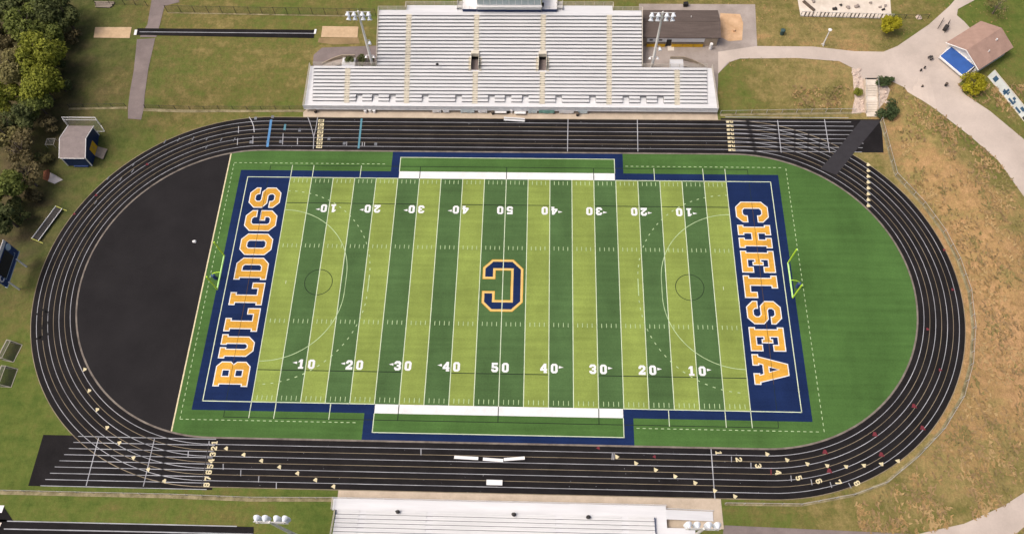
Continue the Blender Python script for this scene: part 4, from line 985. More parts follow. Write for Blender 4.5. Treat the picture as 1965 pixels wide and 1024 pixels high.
# ------------------------------------------------------------------ shed, goals and things on the left lawn
def shed():
    x0, x1 = -94.0, -88.8; ya, yb, ym = 26.5, 33.9, 30.1; zg = zat(-91, 30)
    r = thing('storage_shed', 'navy shed with pale grey gable roof and yellow door', 'shed', (-91.4, ym, zg))
    ha, hr, hb = zg + 3.1, zg + 4.75, zg + 3.6
    k = MB(); k.prism([(x0, ya, zg - .2), (x0, ya, ha), (x0, ym, hr - .05), (x0, yb, hb), (x0, yb, zg - .2)], (x1 - x0, 0, 0)); k.build('wall', M['bluep'], r)
    k = MB(); e = .18
    for (p, zp), (q, zq) in (((ya - .22, ha - .1), (ym, hr)), ((ym, hr), (yb + .25, hb - .08))):
        k.hexa([(x0 - e, p, zp), (x1 + e, p, zp), (x1 + e, q, zq), (x0 - e, q, zq), (x0 - e, p, zp + .1), (x1 + e, p, zp + .1), (x1 + e, q, zq + .1), (x0 - e, q, zq + .1)])
    o = k.build('roof', M['roofg'], r)
    k = MB()
    for x in (x0 - e - .04, x1 + e + .04): k.path([(x, ya - .25, ha - .05), (x, ym, hr + .08), (x, yb + .28, hb - .02)], .09, 6)
    k.tube((x0, ya - .28, ha - .06), (x1, ya - .28, ha - .06), .07, n=6); sub(o, k, 'roof_trim', M['white'])
    for x, y in ((x0, ya), (x1, ya), (x1, yb)):
        k = MB(); k.box(x - .09, x + .09, y - .09, y + .09, zg - .1, (ha if y == ya else hb) - .15); k.build('corner_trim', M['white'], r)
    k = MB(); k.box(x1 + .002, x1 + .07, ym - 1.1, ym + 1.2, zg + .05, zg + 2.35); o = k.build('door', M['yel'], r)
    k = MB(); k.box(x1 + .07, x1 + .10, ym + .02, ym + .07, zg + .05, zg + 2.3); k.box(x1 + .07, x1 + .16, ym + .2, ym + .26, zg + 1.0, zg + 1.3); sub(o, k, 'door_seam', M['tan'])
    k = MB(); q = [(x1 + .1, ym - 1.2), (x1 + 2.0, ym - 2.0), (x1 + 2.3, ym + .6), (x1 + .1, ym + 1.2)]
    k.hexa([(a, b, zg - .1) for a, b in q] + [(a, b, zg + z) for (a, b), z in zip(q, (.16, .05, .05, .16))]); k.build('door_ramp', M['wood'], r)
shed()
p = g(157, 317); r = thing('crash_mat', 'faded blue mat lying against the near wall of the shed', 'mat', (p.x, p.y, p.z))
k = MB(); k.hexa([(p.x - 1.5, p.y - .5, p.z + .01), (p.x + 1.6, p.y - .5, p.z + .01), (p.x + 1.7, p.y + 1.2, p.z + .01), (p.x - 1.6, p.y + 1.2, p.z + .01), (p.x - 1.45, p.y - .45, p.z + .35), (p.x + 1.55, p.y - .45, p.z + .35), (p.x + 1.65, p.y + 1.2, p.z + .5), (p.x - 1.55, p.y + 1.2, p.z + .5)]); k.build('body', M['bluesk'], r)
k = MB(); k.box(p.x - 1.46, p.x + 1.56, p.y - .53, p.y - .46, p.z + .12, p.z + .24); k.build('strap', M['bluep'], r)
def soccer_goal(label, a, b, depth, h, dirv, m='white', net='netw', rr=.07, group=None):
    """a, b: feet of the front posts; dirv points to the back"""
    a = Vector(a); b = Vector(b); d = Vector(dirv).normalized() * depth; U = Vector((0, 0, h)); r = thing('soccer_goal', label, 'goal', tuple((a + b) / 2), group)
    k = MB(); k.tube(a, a + U, rr, n=8); k.tube(b, b + U, rr, n=8); k.build('post', M[m], r)
    k = MB(); k.tube(a + U, b + U, rr, n=8); k.build('crossbar', M[m], r)
    k = MB(); k.path([a, a + d, b + d, b], rr * .7, 6); t = d * .35
    k.path([a + U, a + U + t, a + d], rr * .6, 6); k.path([b + U, b + U + t, b + d], rr * .6, 6); k.tube(a + U + t, b + U + t, rr * .6, n=6); k.build('back_frame', M[m], r)
    k = MB(); k.face([a + U + t, b + U + t, b + d, a + d]); k.face([a + U, b + U, b + U + t, a + U + t]); k.face([a, a + U, a + U + t, a + d]); k.face([b, b + U, b + U + t, b + d]); k.build('net', M[net], r)
    return r
zz = zat(-92, 34)
soccer_goal('white framed soccer goal standing behind the navy shed', (-96.3, 36.5, zat(-92, 36)), (-89.0, 36.5, zat(-92, 36)), 2.4, 2.4, (.75, -1, 0))
gs = 'small goals on the left lawn'
for (pa, pb), lab in (((((22, 657), (5, 690))), 'small pale framed goal, upper of two on the left lawn'), ((((12, 706), (-1, 741))), 'small pale framed goal, lower of two on the left lawn')):
    a, b = at(*pa), at(*pb); a.z = b.z = .02; n_ = Vector((-(b - a).y, (b - a).x, 0)).normalized()
    if n_.x < 0: n_ = -n_
    soccer_goal(lab, a, b, 2.3, 1.5, n_, 'rail', 'net', .09, gs)
# hurdle cart with yellow ends
a, b = at(116, 400), at(70, 462); a.z = b.z = 0; u = (b - a).normalized(); v = Vector((-u.y, u.x, 0)); c = (a + b) / 2; L_ = (b - a).length
if v.x < 0: v = -v
r = thing('hurdle_cart', 'long dark flat cart with white side rails and yellow ends on left lawn', 'cart', tuple(c))
k = MB(); k.obox(c + Vector((0, 0, .35)), u, L_ * .94, 1.5, .12); k.build('bed', M['dark'], r)
k = MB()
for s in (-1, 1): k.tube(c + v * s * .8 - u * L_ / 2 + Vector((0, 0, .55)), c + v * s * .8 + u * L_ / 2 + Vector((0, 0, .55)), .08, n=8)
k.build('side_rail', M['white'], r)
for s in (-1, 1):
    k = MB(); q = c + u * s * L_ / 2; k.tube(q - v * 1.0 + Vector((0, 0, .5)), q + v * 1.7 + Vector((0, 0, .12)), .09, n=8); k.tube(q - v * .8, q - v * .8 + Vector((0, 0, .55)), .07, n=8); k.tube(q + v * .8, q + v * .8 + Vector((0, 0, .5)), .07, n=8); k.build('end_frame', mat('pale_yellow', (.5, .5, .12), .6, .1, 1), r)
k = MB()
for i in range(1, 12):
    q = c + u * (i / 12 - .5) * L_ * .94 + Vector((0, 0, .47)); k.obox(q, u, .06, 1.35, .05)
k.build('rack_bar', M['black2'], r)
# tarp heap and small things
def heap(name, label, cat, pts, z, m, h, seed):
    P = [at(*q) for q in pts]; c = sum(P, Vector()) / len(P); zg = zat(c.x, c.y); bm = bmesh.new(); top = bm.verts.new((c.x, c.y, zg + h)); ring = [bm.verts.new((q.x, q.y, zg + .02)) for q in P]; mid = []
    for i, q in enumerate(P):
        w = c.lerp(q, .55); mid.append(bm.verts.new((w.x, w.y, zg + h * (.75 + .3 * noise.noise(Vector((i * 1.7, seed, 0)))))))
    n_ = len(P)
    for i in range(n_):
        j = (i + 1) % n_; bm.faces.new((ring[i], ring[j], mid[j], mid[i])); bm.faces.new((mid[i], mid[j], top))
    bmesh.ops.subdivide_edges(bm, edges=bm.edges[:], cuts=2, use_grid_fill=True)
    for v_ in bm.verts:
        if v_.co.z > zg + .05: v_.co += noise.noise_vector(v_.co * 1.7) * .12
    bmesh.ops.recalc_face_normals(bm, faces=bm.faces[:])
    me = bpy.data.meshes.new(name); bm.to_mesh(me); bm.free(); me.materials.append(m); o = bpy.data.objects.new(name, me); col.objects.link(o); tag(o, label, cat); return o
heap('tarp', 'crumpled white tarp on grass left of the track', 'tarp', [(96, 330), (108, 337), (121, 345), (105, 353), (92, 348)], 0, M['tarp'], .5, 1)
heap('canvas_bundle', 'rust coloured canvas bundle beside the white tarp', 'bundle', [(84, 328), (95, 325), (97, 338), (93, 348), (83, 344)], 0, M['rust'], .8, 2)
p = g(102, 278); r = thing('batting_cage', 'small netted frame at the edge of the woods left of the shed', 'net frame', tuple(p))
k = MB()
for dx in (-.9, .9):
    for dy in (-.8, .8): k.tube((p.x + dx, p.y + dy, p.z), (p.x + dx, p.y + dy, p.z + 1.2), .05, n=6)
q = [(p.x - .9, p.y - .8, p.z + 1.2), (p.x + .9, p.y - .8, p.z + 1.2), (p.x + .9, p.y + .8, p.z + 1.2), (p.x - .9, p.y + .8, p.z + 1.2)]; k.path(q + q[:1], .05, 6); k.build('frame', M['rail'], r)
k = MB(); k.face(q); k.build('net', M['netw'], r)
p = at(373.5, 463.5, 0); bm = bmesh.new(); bmesh.ops.create_icosphere(bm, subdivisions=2, radius=.42)
for v_ in bm.verts:
    v_.co = Vector((p.x, p.y, .03)) + Vector((v_.co.x * 1.1, v_.co.y * .75, max(0, v_.co.z * .8))) * (1 + .25 * noise.noise(v_.co * 4))
me = bpy.data.meshes.new('equipment_bag'); bm.to_mesh(me); bm.free(); me.materials.append(M['white']); o = bpy.data.objects.new('equipment_bag', me); col.objects.link(o); tag(o, 'small white bag lying alone on the black asphalt pad', 'bag')
# wood pile at the top left
p0, p1 = g(182, 10), g(218, 11); r = thing('plank_stack', 'stack of pale weathered planks on grass at the top left', 'planks', tuple((p0 + p1) / 2))
for i in range(5):
    k = MB(); c = (p0 + p1) / 2 + Vector((.2 * (i % 2), -.7 + .36 * i, .05)); k.obox(c, p1 - p0, (p1 - p0).length * (.8 + .06 * i), .3, .25 + .05 * (i % 3)); k.build('plank', M['wood'], r)

# ------------------------------------------------------------------ building behind the right wing
def service_building():
    zg = 2.6; x0, x1, yf, yk = 29.6, 46.0, 58.3, 65.6
    r = thing('service_building', 'long low building with brown shingle roof and yellow front beside the far grandstand', 'building', (38, 62, zg))
    ze, zr = 5.35, 6.3; ym = 61.9
    k = MB(); k.prism([(x0, yf, zg - .3), (x0, yf, ze), (x0, ym, zr - .05), (x0, yk, ze), (x0, yk, zg - .3)], (x1 - x0, 0, 0)); k.build('wall', M['tan'], r)
    k = MB()
    for (ya, za), (yb, zb) in (((yf - .16, ze - .03), (ym, zr)), ((ym, zr), (yk + .5, ze - .05))):
        k.hexa([(x0 - .2, ya, za), (x1 + .5, ya, za), (x1 + .5, yb, zb), (x0 - .2, yb, zb), (x0 - .2, ya, za + .12), (x1 + .5, ya, za + .12), (x1 + .5, yb, zb + .12), (x0 - .2, yb, zb + .12)])
    o = k.build('roof', M['roofb'], r)
    k = MB(); k.box(x0 - .2, x1 + .45, yf - .26, yf - .17, ze - .10, ze + .06); k.box(x0, x1, ym - .08, ym + .08, zr + .10, zr + .16); sub(o, k, 'roof_trim', M['roofb'])
    k = MB(); k.box(30.4, 43.1, yf - .10, yf - .004, zg + 1.3, ze - .1); k.build('white_front', M['white'], r)
    xs = [30.4, 34.6, 36.0, 38.4, 40.8, 43.0]
    for a, b in zip(xs, xs[1:]):
        if a == 34.6: continue
        k = MB(); k.box(a + .06, b - .06, yf - .42, yf - .11, zg, zg + 1.12); o = k.build('counter', M['yel'], r)
        k = MB(); k.box(a + .02, b - .02, yf - .5, yf - .11, zg + 1.12, zg + 1.2); sub(o, k, 'counter_top', M['bark'])
    k = MB(); k.box(34.75, 35.85, yf - .16, yf - .101, zg, zg + 2.1); k.build('door', M['black2'], r)
    for x in (31.3, 33.4):
        k = MB(); k.box(x - .35, x + .35, yf - .14, yf - .101, zg + 1.75, zg + 2.15); k.build('window', M['dark'], r)
    k = MB(); k.tube((44.6, yf - .9, zg), (44.6, yf - .9, zg + 1.7), .35, n=12); k.build('water_tank', M['white'], r)
    k = MB(); k.tube((40.2, 63.4, 5.8), (40.2, 63.4, 6.4), .12, n=8); k.build('vent_pipe', M['galv'], r)
service_building()
r_ = None
p = g(1287, 92); 
sheet('door_slab', [(p.x - .7, p.y - .9), (p.x + .7, p.y - .9), (p.x + .7, p.y + .6), (p.x - .7, p.y + .6)], .09, M['pale'], 0).location.z = 2.6
p = g(1408, 60); k = MB(); k.tube(p, p + Vector((0, 0, .5)), .4, .3, 10); o = k.build('bucket', M['sand2']); tag(o, 'pale orange tub standing on the sandy patch beside the brown roof', 'tub')
p = g(1315, 12); k = MB(); k.obox(p, (1, .1, 0), 1.0, .7, .9); k.obox(p + Vector((0, 0, .9)), (1, .1, 0), 1.08, .78, .1); o = k.build('utility_box', M['black2']); tag(o, 'black utility box behind the brown roofed building', 'utility box')

# ------------------------------------------------------------------ concession building with blue awning
def concession():
    zg = 2.6; ze, zr = 5.2, 7.0
    A, B = at(1819, 80, ze), at(1882, 39, ze); D, C_ = at(1874, 137, ze), at(1945, 93, ze)
    u = ((B - A) + (C_ - D)).normalized(); u.z = 0; u.normalize(); v = Vector((-u.y, u.x, 0))
    o0 = (A + B + C_ + D) / 4; o0.z = zg; L_ = ((B - A).length + (C_ - D).length) / 2; W_ = abs((A - D).dot(v)); W_ = max(W_, 9.0)
    r = thing('concession_building', 'gabled building with tan shingle roof and blue awning at upper right', 'building', tuple(o0))
    def q(a, b, z): return o0 + u * a + v * b + Vector((0, 0, z - zg))
    l2, w2 = L_ / 2, W_ / 2; li, wi = l2 - .6, w2 - .5
    k = MB(); k.prism([q(-li, -wi, zg - .3), q(-li, -wi, ze), q(-li, 0, zr - .15), q(-li, wi, ze), q(-li, wi, zg - .3)], u * 2 * li); k.build('wall', M['white'], r)
    k = MB()
    for s in (-1, 1):
        k.hexa([q(-l2, s * w2, ze - .1), q(l2, s * w2, ze - .1), q(l2, 0, zr), q(-l2, 0, zr), q(-l2, s * w2, ze + .02), q(l2, s * w2, ze + .02), q(l2, 0, zr + .12), q(-l2, 0, zr + .12)])
    o = k.build('roof', M['rooft'], r)
    k = MB(); k.path([q(-l2 - .06, w2, ze), q(-l2 - .06, 0, zr + .1), q(-l2 - .06, -w2, ze)], .10, 6); sub(o, k, 'barge_board', M['white'])
    for a, b, s in ((2.5, -1.5, .3), (-.8, -2.6, .2)):
        k = MB(); c = q(a, b, zr - abs(b) / w2 * (zr - ze) + .05); k.tube(c, c + Vector((0, 0, .5)), s * .6, n=8); k.build('roof_vent', M['white'], r)
    k = MB(); w = w2 * .72
    k.hexa([q(-li - 2.7, -w, 3.5), q(-li - .02, -w, 4.85), q(-li - .02, w, 4.85), q(-li - 2.7, w, 3.5), q(-li - 2.7, -w, 3.56), q(-li - .02, -w, 4.93), q(-li - .02, w, 4.93), q(-li - 2.7, w, 3.56)])
    o = k.build('awning', M['bluel'], r)
    k = MB(); k.hexa([q(-li - 2.95, -w, 3.2), q(-li - 2.7, -w, 3.2), q(-li - 2.7, w, 3.2), q(-li - 2.95, w, 3.2), q(-li - 2.95, -w, 3.55), q(-li - 2.7, -w, 3.57), q(-li - 2.7, w, 3.57), q(-li - 2.95, w, 3.55)]); sub(o, k, 'valance', M['white'])
    k = MB()
    for b in (-w, w): k.tube(q(-li - 2.7, b, 3.5), q(-li, b, 4.9), .09, n=6); k.tube(q(-li - 2.7, b, zg), q(-li - 2.7, b, 3.5), .06, n=6)
    k.tube(q(-li - .05, -w, 4.97), q(-li - .05, w, 4.97), .12, n=6)
    sub(o, k, 'awning_frame', M['white'])
    k = MB(); k.hexa([q(-li - .1, -wi + .6, zg + 1.1), q(-li - .01, -wi + .6, zg + 1.1), q(-li - .01, wi - .6, zg + 1.1), q(-li - .1, wi - .6, zg + 1.1), q(-li - .1, -wi + .6, zg + 2.1), q(-li - .01, -wi + .6, zg + 2.1), q(-li - .01, wi - .6, zg + 2.1), q(-li - .1, wi - .6, zg + 2.1)]); k.build('serving_window', M['dark'], r)
    k = MB(); k.hexa([q(-li - .9, -w - .1, zg - .05), q(-li, -w - .1, zg - .05), q(-li, -w + 2.2, zg - .05), q(-li - .9, -w + 2.2, zg - .05), q(-li - .9, -w - .1, zg + .5), q(-li, -w - .1, zg + .5), q(-li, -w + 2.2, zg + .5), q(-li - .9, -w + 2.2, zg + .5)]); k.build('service_step', M['pale'], r)
concession()
def bike_rack(label, pa, pb):
    a, b = g(*pa), g(*pb); u = (b - a).normalized(); r = thing('bike_rack', label, 'bike rack', tuple((a + b) / 2)); n = 6
    k = MB(); k.tube(a + Vector((0, 0, .9)), b + Vector((0, 0, .9)), .07, n=6); k.tube(a + Vector((0, 0, .1)), b + Vector((0, 0, .1)), .05, n=6); k.build('rail', M['dark'], r)
    k = MB()
    for i in range(n + 1): q = a.lerp(b, i / n); k.tube(q, q + Vector((0, 0, .9)), .045, n=6)
    k.build('upright', M['dark'], r); return r
bike_rack('dark metal rack nearest the path, left of the tan roof', (1799, 56), (1808, 40))
bike_rack('dark metal rack just left of the tan roofed building', (1812, 64), (1820, 44))
p = g(1813, 57); k = MB(); k.obox(p, (.6, .8, 0), 1.3, .8, .8); k.obox(p + Vector((0, 0, .8)), (.6, .8, 0), 1.4, .9, .08); o = k.build('grill', M['dark']); tag(o, 'dark covered grill between the two metal racks', 'grill')
def picnic(label, px, py, ang, s=1.0, m='dark'):
    p = g(px, py); p.z += .06; r = thing('picnic_table', label, 'table', tuple(p)); u = Vector((math.cos(ang), math.sin(ang), 0)); v = Vector((-u.y, u.x, 0))
    k = MB(); k.obox(p + Vector((0, 0, .70)), u, 1.6 * s, .7 * s, .05); k.build('top', M[m], r)
    for t in (-1, 1):
        k = MB(); k.obox(p + v * t * .65 * s + Vector((0, 0, .42)), u, 1.5 * s, .25, .05); k.build('seat', M[m], r)
        k = MB(); k.tube(p + u * t * .5 * s - v * .6 * s, p + u * t * .5 * s + Vector((0, 0, .7)), .04, n=6); k.tube(p + u * t * .5 * s + v * .6 * s, p + u * t * .5 * s + Vector((0, 0, .7)), .04, n=6); k.build('leg', M[m], r)
picnic('dark picnic table on the plaza left of the blue awning', 1784, 114, .6, .6)
gk = 'small dark bins on the plaza'
cyl('trash_bin', 'small dark bin on the plaza, upper of the close pair', 'trash bin', 1773, 132, .19, .7, M['dark'], M['black2'], group=gk)
cyl('trash_bin', 'small dark bin on the plaza, lower of the close pair', 'trash bin', 1766, 137, .19, .7, M['dark'], M['black2'], group=gk)
cyl('trash_bin', 'dark bin alone on the path edge above the brown slope', 'trash bin', 1769, 167, .2, .5, M['dark'], M['bark'], group=gk)
cyl('trash_bin', 'brown barrel at the path edge beside the yellow shrub', 'trash bin', 1814, 165, .3, .9, M['dark'], M['bark'], group=gk)
heap('drain_mound', 'low grey patch of grit on the plaza path', 'grit', [(1757, 96), (1764, 97), (1769, 101), (1762, 101)], 0, M['apron'], .06, 5)

# fence banner down the right edge
a, b = g(1895, 147), g(1966, 234); u = (b - a).normalized(); u.z = 0; n_ = Vector((u.y, -u.x, 0)); r = thing('fence_banner', 'long white banner with dark blue shapes along the fence at the right edge', 'banner', tuple(a))
if n_.x > 0: n_ = -n_
L_ = (b - a).length; q = lambda t, z, d=0: Vector((a.x + u.x * t * L_, a.y + u.y * t * L_, 2.6 + z)) + n_ * d
lean = lambda t, z, d=0: q(t, z * .97, d - z * .35)
k = MB(); k.prism([lean(0, .05), lean(1.25, .05), lean(1.25, 1.9), lean(0, 1.9)], n_ * -.06); k.build('sheet', mat('banner_white', (.56, .60, .58), .7, .15, .5), r)
k = MB()
def blk(t0, t1, z0, z1): k.prism([lean(t0, z0, .03), lean(t1, z0, .03), lean(t1, z1, .03), lean(t0, z1, .03)], n_ * .02)
c = lean(.13, .95, .03)
for (t0, t1, z0, z1) in ((.09, .17, .5, 1.5), (.40, .44, .3, 1.7), (.36, .48, .8, 1.1), (.37, .40, .45, .8), (.45, .47, 1.1, 1.5), (.53, .66, .35, .75), (.57, .62, 1.1, 1.6), (.62, .66, .8, 1.2), (.72, .84, .3, .7), (.78, .86, 1.0, 1.6)): blk(t0, t1, z0, z1)
k.build('blue_shapes', mat('banner_blue', (.035, .09, .16), .7, .2, 1), r)
k = MB(); k.prism([lean(.92, .02, .03), lean(1.25, .02, .03), lean(1.25, 1.2, .03), lean(.92, 1.2, .03)], n_ * .02); k.build('dark_panel', M['dark'], r)
k = MB()
for t in (0, .25, .5, .75, 1.0):
    k.tube(q(t, 0, -.12), q(t, 1.9, -.72), .05, n=6)
k.tube(lean(0, 1.93), lean(1.25, 1.93), .08, n=6); k.tube(lean(0, .03), lean(1.25, .03), .1, n=6); k.build('frame', M['rail'], r)

# ------------------------------------------------------------------ steps and rocks by the right corner
def steps():
    x0, x1 = at(1660, 180, 1.3).x, at(1681, 180, 1.3).x; ya, yb = g(1668, 224).y, g(1668, 155).y
    r = thing('concrete_steps', 'pale concrete stair flight from the plaza down to the track corner', 'steps', ((x0 + x1) / 2, ya, 0))
    n = 15; zt = 2.65; lay = [(0, .12), (.1, 0), (.5, .0)]; k = MB(); L_ = yb - ya; tot = 0
    segs = [('land', .16), ('st', .27), ('land', .13), ('st', .27), ('land', .17)]; y = ya; z = .06
    for kind, fr in segs:
        if kind == 'land':
            k.box(x0, x1, y, y + fr * L_ + .02, z - .4, z + .02); y += fr * L_
        else:
            m_ = 7; dz = (zt - .06) / 14
            for i in range(m_): z += dz; k.box(x0, x1, y + i * fr * L_ / m_, y + (i + 1) * fr * L_ / m_ + .01, z - .4, z)
            y += fr * L_
    o = k.build('treads', M['pale'], r)
    for x in (x0 - .25, x1 + .02):
        k = MB(); k.hexa([(x, ya + .8, -.1), (x + .22, ya + .8, -.1), (x + .22, yb, 2.3), (x, yb, 2.3), (x, ya + .8, .35), (x + .22, ya + .8, .35), (x + .22, yb, 2.9), (x, yb, 2.9)]); k.build('side_wall', M['conc'], r)
        k = MB(); railing(k, [(x + .11, ya + .9, .4), (x + .11, yb, 2.9)], .8, 1.6, .03, (1.0,)); k.build('handrail', M['galv'], r)
    k = MB(); k.box(x0 - .1, x1 + .1, yb - .05, yb + .12, 2.3, 2.95); k.build('top_drain', M['dark'], r)
steps()
random.seed(5)
def rock(cx, cy, s, name, lab, group):
    bm = bmesh.new(); bmesh.ops.create_icosphere(bm, subdivisions=2, radius=1); sd = random.random() * 50
    for v_ in bm.verts:
        c = v_.co.copy(); v_.co = Vector((c.x * s * 1.15, c.y * s * .85, max(-.1, c.z * s * .6))) * (1 + .45 * noise.noise(c * 1.6 + Vector((sd, 0, 0))))
    me = bpy.data.meshes.new(name); bm.to_mesh(me); bm.free(); me.materials.append(M['stone']); o = bpy.data.objects.new(name, me); col.objects.link(o)
    o.location = (cx, cy, zat(cx, cy) + .02); o.rotation_euler.z = random.random() * 6; tag(o, lab, 'rock', group); return o
sheet('rock_bed', gp([(1634, 132), (1646, 130), (1659, 155), (1660, 216), (1634, 218), (1640, 190), (1637, 160)]), .05, M['stone'])
sheet('rock_bed', gp([(1682, 163), (1700, 162), (1708, 172), (1702, 190), (1690, 205), (1683, 210)]), .05, M['stone'])
for i in range(34):
    if i < 22: px, py = random.choice([(1641 + random.uniform(-4, 8), random.uniform(134, 165)), (1648 + random.uniform(-8, 8), random.uniform(178, 214))]); lab = 'pinkish landscaping rock among others left of the concrete steps'; gr = 'rocks left of the steps'
    else: px, py = 1694 + random.uniform(-9, 10), random.uniform(165, 198); lab = 'pinkish landscaping rock among others right of the concrete steps'; gr = 'rocks right of the steps'
    p = g(px, py); rock(p.x, p.y, random.uniform(.25, .55), 'landscape_rock', lab, gr)

# ------------------------------------------------------------------ pale slab with railing, top right
c_ = gp([(1536, 32), (1711, 37), (1706, -25), (1526, -25)])
sheet('concrete_slab', c_, .07, M['pale'])
a, b = c_[0], c_[1]
fr_ = thing('railing_fence', 'grey slatted railing along the front of the pale slab at upper right', 'fence', tuple(a)); U = Vector((0, 0, 1)); n = 24
k = MB(); k.tube(a + U * 1.5, b + U * 1.5, .06, n=6); k.tube(a + U * .25, b + U * .25, .05, n=6); k.build('rail', M['galv'], fr_)
for i in range(n + 1):
    q = a.lerp(b, i / n); k = MB(); k.obox(q, b - a, .32 if i % 4 else .12, .06, 1.6); k.build('slat', M['apron'] if i % 4 else M['galv'], fr_)
fence('short wire fence running right from the pale slab to the path', gp([(1712, 36), (1760, 37), (1780, 36)]), h=1.3, dark=True)
p0, p1 = g(1541, 4), g(1562, 22); k = MB(); k.obox((p0 + p1) / 2 + Vector((0, 0, .1)), p1 - p0, (p1 - p0).length, .55, .35); o = k.build('steel_beam', M['bark']); tag(o, 'dark beam lying diagonally on the pale slab', 'beam')
for px, py, lab in ((1647, 1, 'dark rubble heap at the middle of the pale slab'), (1686, 2, 'dark rubble heap at the right of the pale slab')):
    heap('rubble_heap', lab, 'rubble', [(px - 6, py - 2), (px, py - 5), (px + 7, py - 2), (px + 5, py + 3), (px - 4, py + 2)], 0, M['dark'], .7, px)
for px, py, lab in ((1570, 6, 'pale mound of gravel at left of the slab'), (1668, 6, 'pale mound of gravel at right of the slab')):
    heap('gravel_mound', lab, 'gravel', [(px - 14, py), (px - 4, py - 8), (px + 12, py - 4), (px + 13, py + 5), (px, py + 9)], 0, M['pale'], .8, px)
for i in range(9):
    px, py = random.uniform(1560, 1700), random.uniform(2, 24); p = g(px, py); s_ = random.uniform(.25, .6); k = MB(); k.obox(p + Vector((0, 0, .08)), (random.uniform(-1, 1), random.uniform(-1, 1), 0), s_ * 1.8, s_, s_ * .7); k.obox(p + Vector((.2, .1, .08 + s_ * .7)), (random.uniform(-1, 1), random.uniform(-1, 1), 0), s_, s_ * .6, s_ * .3)
    o = k.build('debris_block', M['apron'] if i % 3 else M['dark']); tag(o, 'small broken block scattered on the pale slab at upper right', 'debris', 'blocks scattered on the pale slab')
rock(*g(1763, 34).xy, .7, 'boulder', 'white boulder on grass beside the path at upper right', None)
# path lamp
a = g(1579, 87); r = thing('path_lamp', 'white lamp post leaning out of the dry grass beside the path', 'lamp post', tuple(a)); U = Vector((0, 0, 1))
k = MB(); k.tube(a, a + U * 4.4, .15, .10, 10); k.build('post', M['white'], r)
k = MB(); k.tube(a + U * 4.4, a + U * 4.9, .15, .42, 12); k.tube(a + U * 4.9, a + U * 5.0, .42, .1, 12); k.build('lamp_head', M['white'], r)
k = MB()
for d in ((.25, .0), (-.2, .15), (0, -.25)): k.tube(a + Vector((d[0] * 1.6, d[1] * 1.6, 0)), a + U * .75, .07, n=6)
k.build('base_bracket', M['white'], r)
p = g(1500, 66); k = MB(); k.tube(p, p + Vector((0, 0, 1.3)), .42, .5, 12); k.tube(p + Vector((0, 0, 1.3)), p + Vector((0, 0, 1.5)), .55, .35, 12); o = k.build('utility_pedestal', mat('teal_dark', (.045, .085, .085), .7, .2, 1)); tag(o, 'dark teal utility pedestal in the dry grass at upper right', 'pedestal')

# ------------------------------------------------------------------ trees
def crown_mesh(name, rx, rz, zc, n, leaf, seed, lobes=9, hollow=.25):
    rnd = random.Random(seed); L_ = []
    for i in range(lobes):
        a = rnd.uniform(0, 6.283); e = rnd.uniform(-.5, 1.0); q = rnd.uniform(.35, .75)
        L_.append((Vector((math.cos(a) * rx * q * math.cos(e * .9), math.sin(a) * rx * q * math.cos(e * .9), rz * .65 * e)), rnd.uniform(.28, .5)))
    mb = MB()
    for i in range(n):
        c, s = rnd.choice(L_); d = Vector((rnd.gauss(0, 1), rnd.gauss(0, 1), rnd.gauss(0, 1))).normalized(); rad = (rnd.uniform(hollow, 1) ** .4)
        p = c + Vector((d.x * rx, d.y * rx, d.z * rz)) * s * rad * (1 + .25 * noise.noise(d * 2.5 + c))
        p.z += zc
        nrm = (d * .7 + Vector((rnd.gauss(0, .5), rnd.gauss(0, .5), rnd.gauss(.3, .5)))).normalized(); u = nrm.orthogonal().normalized(); ang = rnd.uniform(0, 6.28)
        u = Matrix.Rotation(ang, 3, nrm) @ u; w = nrm.cross(u); l = leaf * rnd.uniform(.6, 1.35); b = l * rnd.uniform(.45, .8)
        mb.face([p - u * l * .5, p + w * b * .5 + u * l * .05, p + u * l * .55 + nrm * l * .1, p - w * b * .5 + u * l * .05])
    me = bpy.data.meshes.new(name); me.from_pydata(mb.v, [], mb.f); me.update(); return me
def trunk_mesh(name, h, r0, rx, seed, nb=7, twig=False):
    rnd = random.Random(seed); k = MB(); lean = Vector((rnd.uniform(-.4, .4), rnd.uniform(-.4, .4), h * .55)); k.tube((0, 0, -.2), lean, r0, r0 * .6, 9)
    top = lean + Vector((rnd.uniform(-.4, .4), rnd.uniform(-.4, .4), h * .35)); k.tube(lean, top, r0 * .6, r0 * .25, 8)
    for i in range(nb):
        a = 6.283 * i / nb + rnd.uniform(-.4, .4); s = Vector((0, 0, 0)).lerp(lean, rnd.uniform(.6, 1)); e = s + Vector((math.cos(a) * rx * rnd.uniform(.5, .85), math.sin(a) * rx * rnd.uniform(.5, .85), h * rnd.uniform(.15, .45)))
        k.tube(s, e, r0 * .35, r0 * .1, 6)
        for j in range(4 if twig else 2):
            m_ = s.lerp(e, rnd.uniform(.4, .9)); k.tube(m_, m_ + Vector((rnd.uniform(-1, 1) * rx * .4, rnd.uniform(-1, 1) * rx * .4, rnd.uniform(.1, .25) * h)), r0 * .13, r0 * .05, 5)
    me = bpy.data.meshes.new(name); me.from_pydata(k.v, [], k.f); me.update(); return me
cache = {}
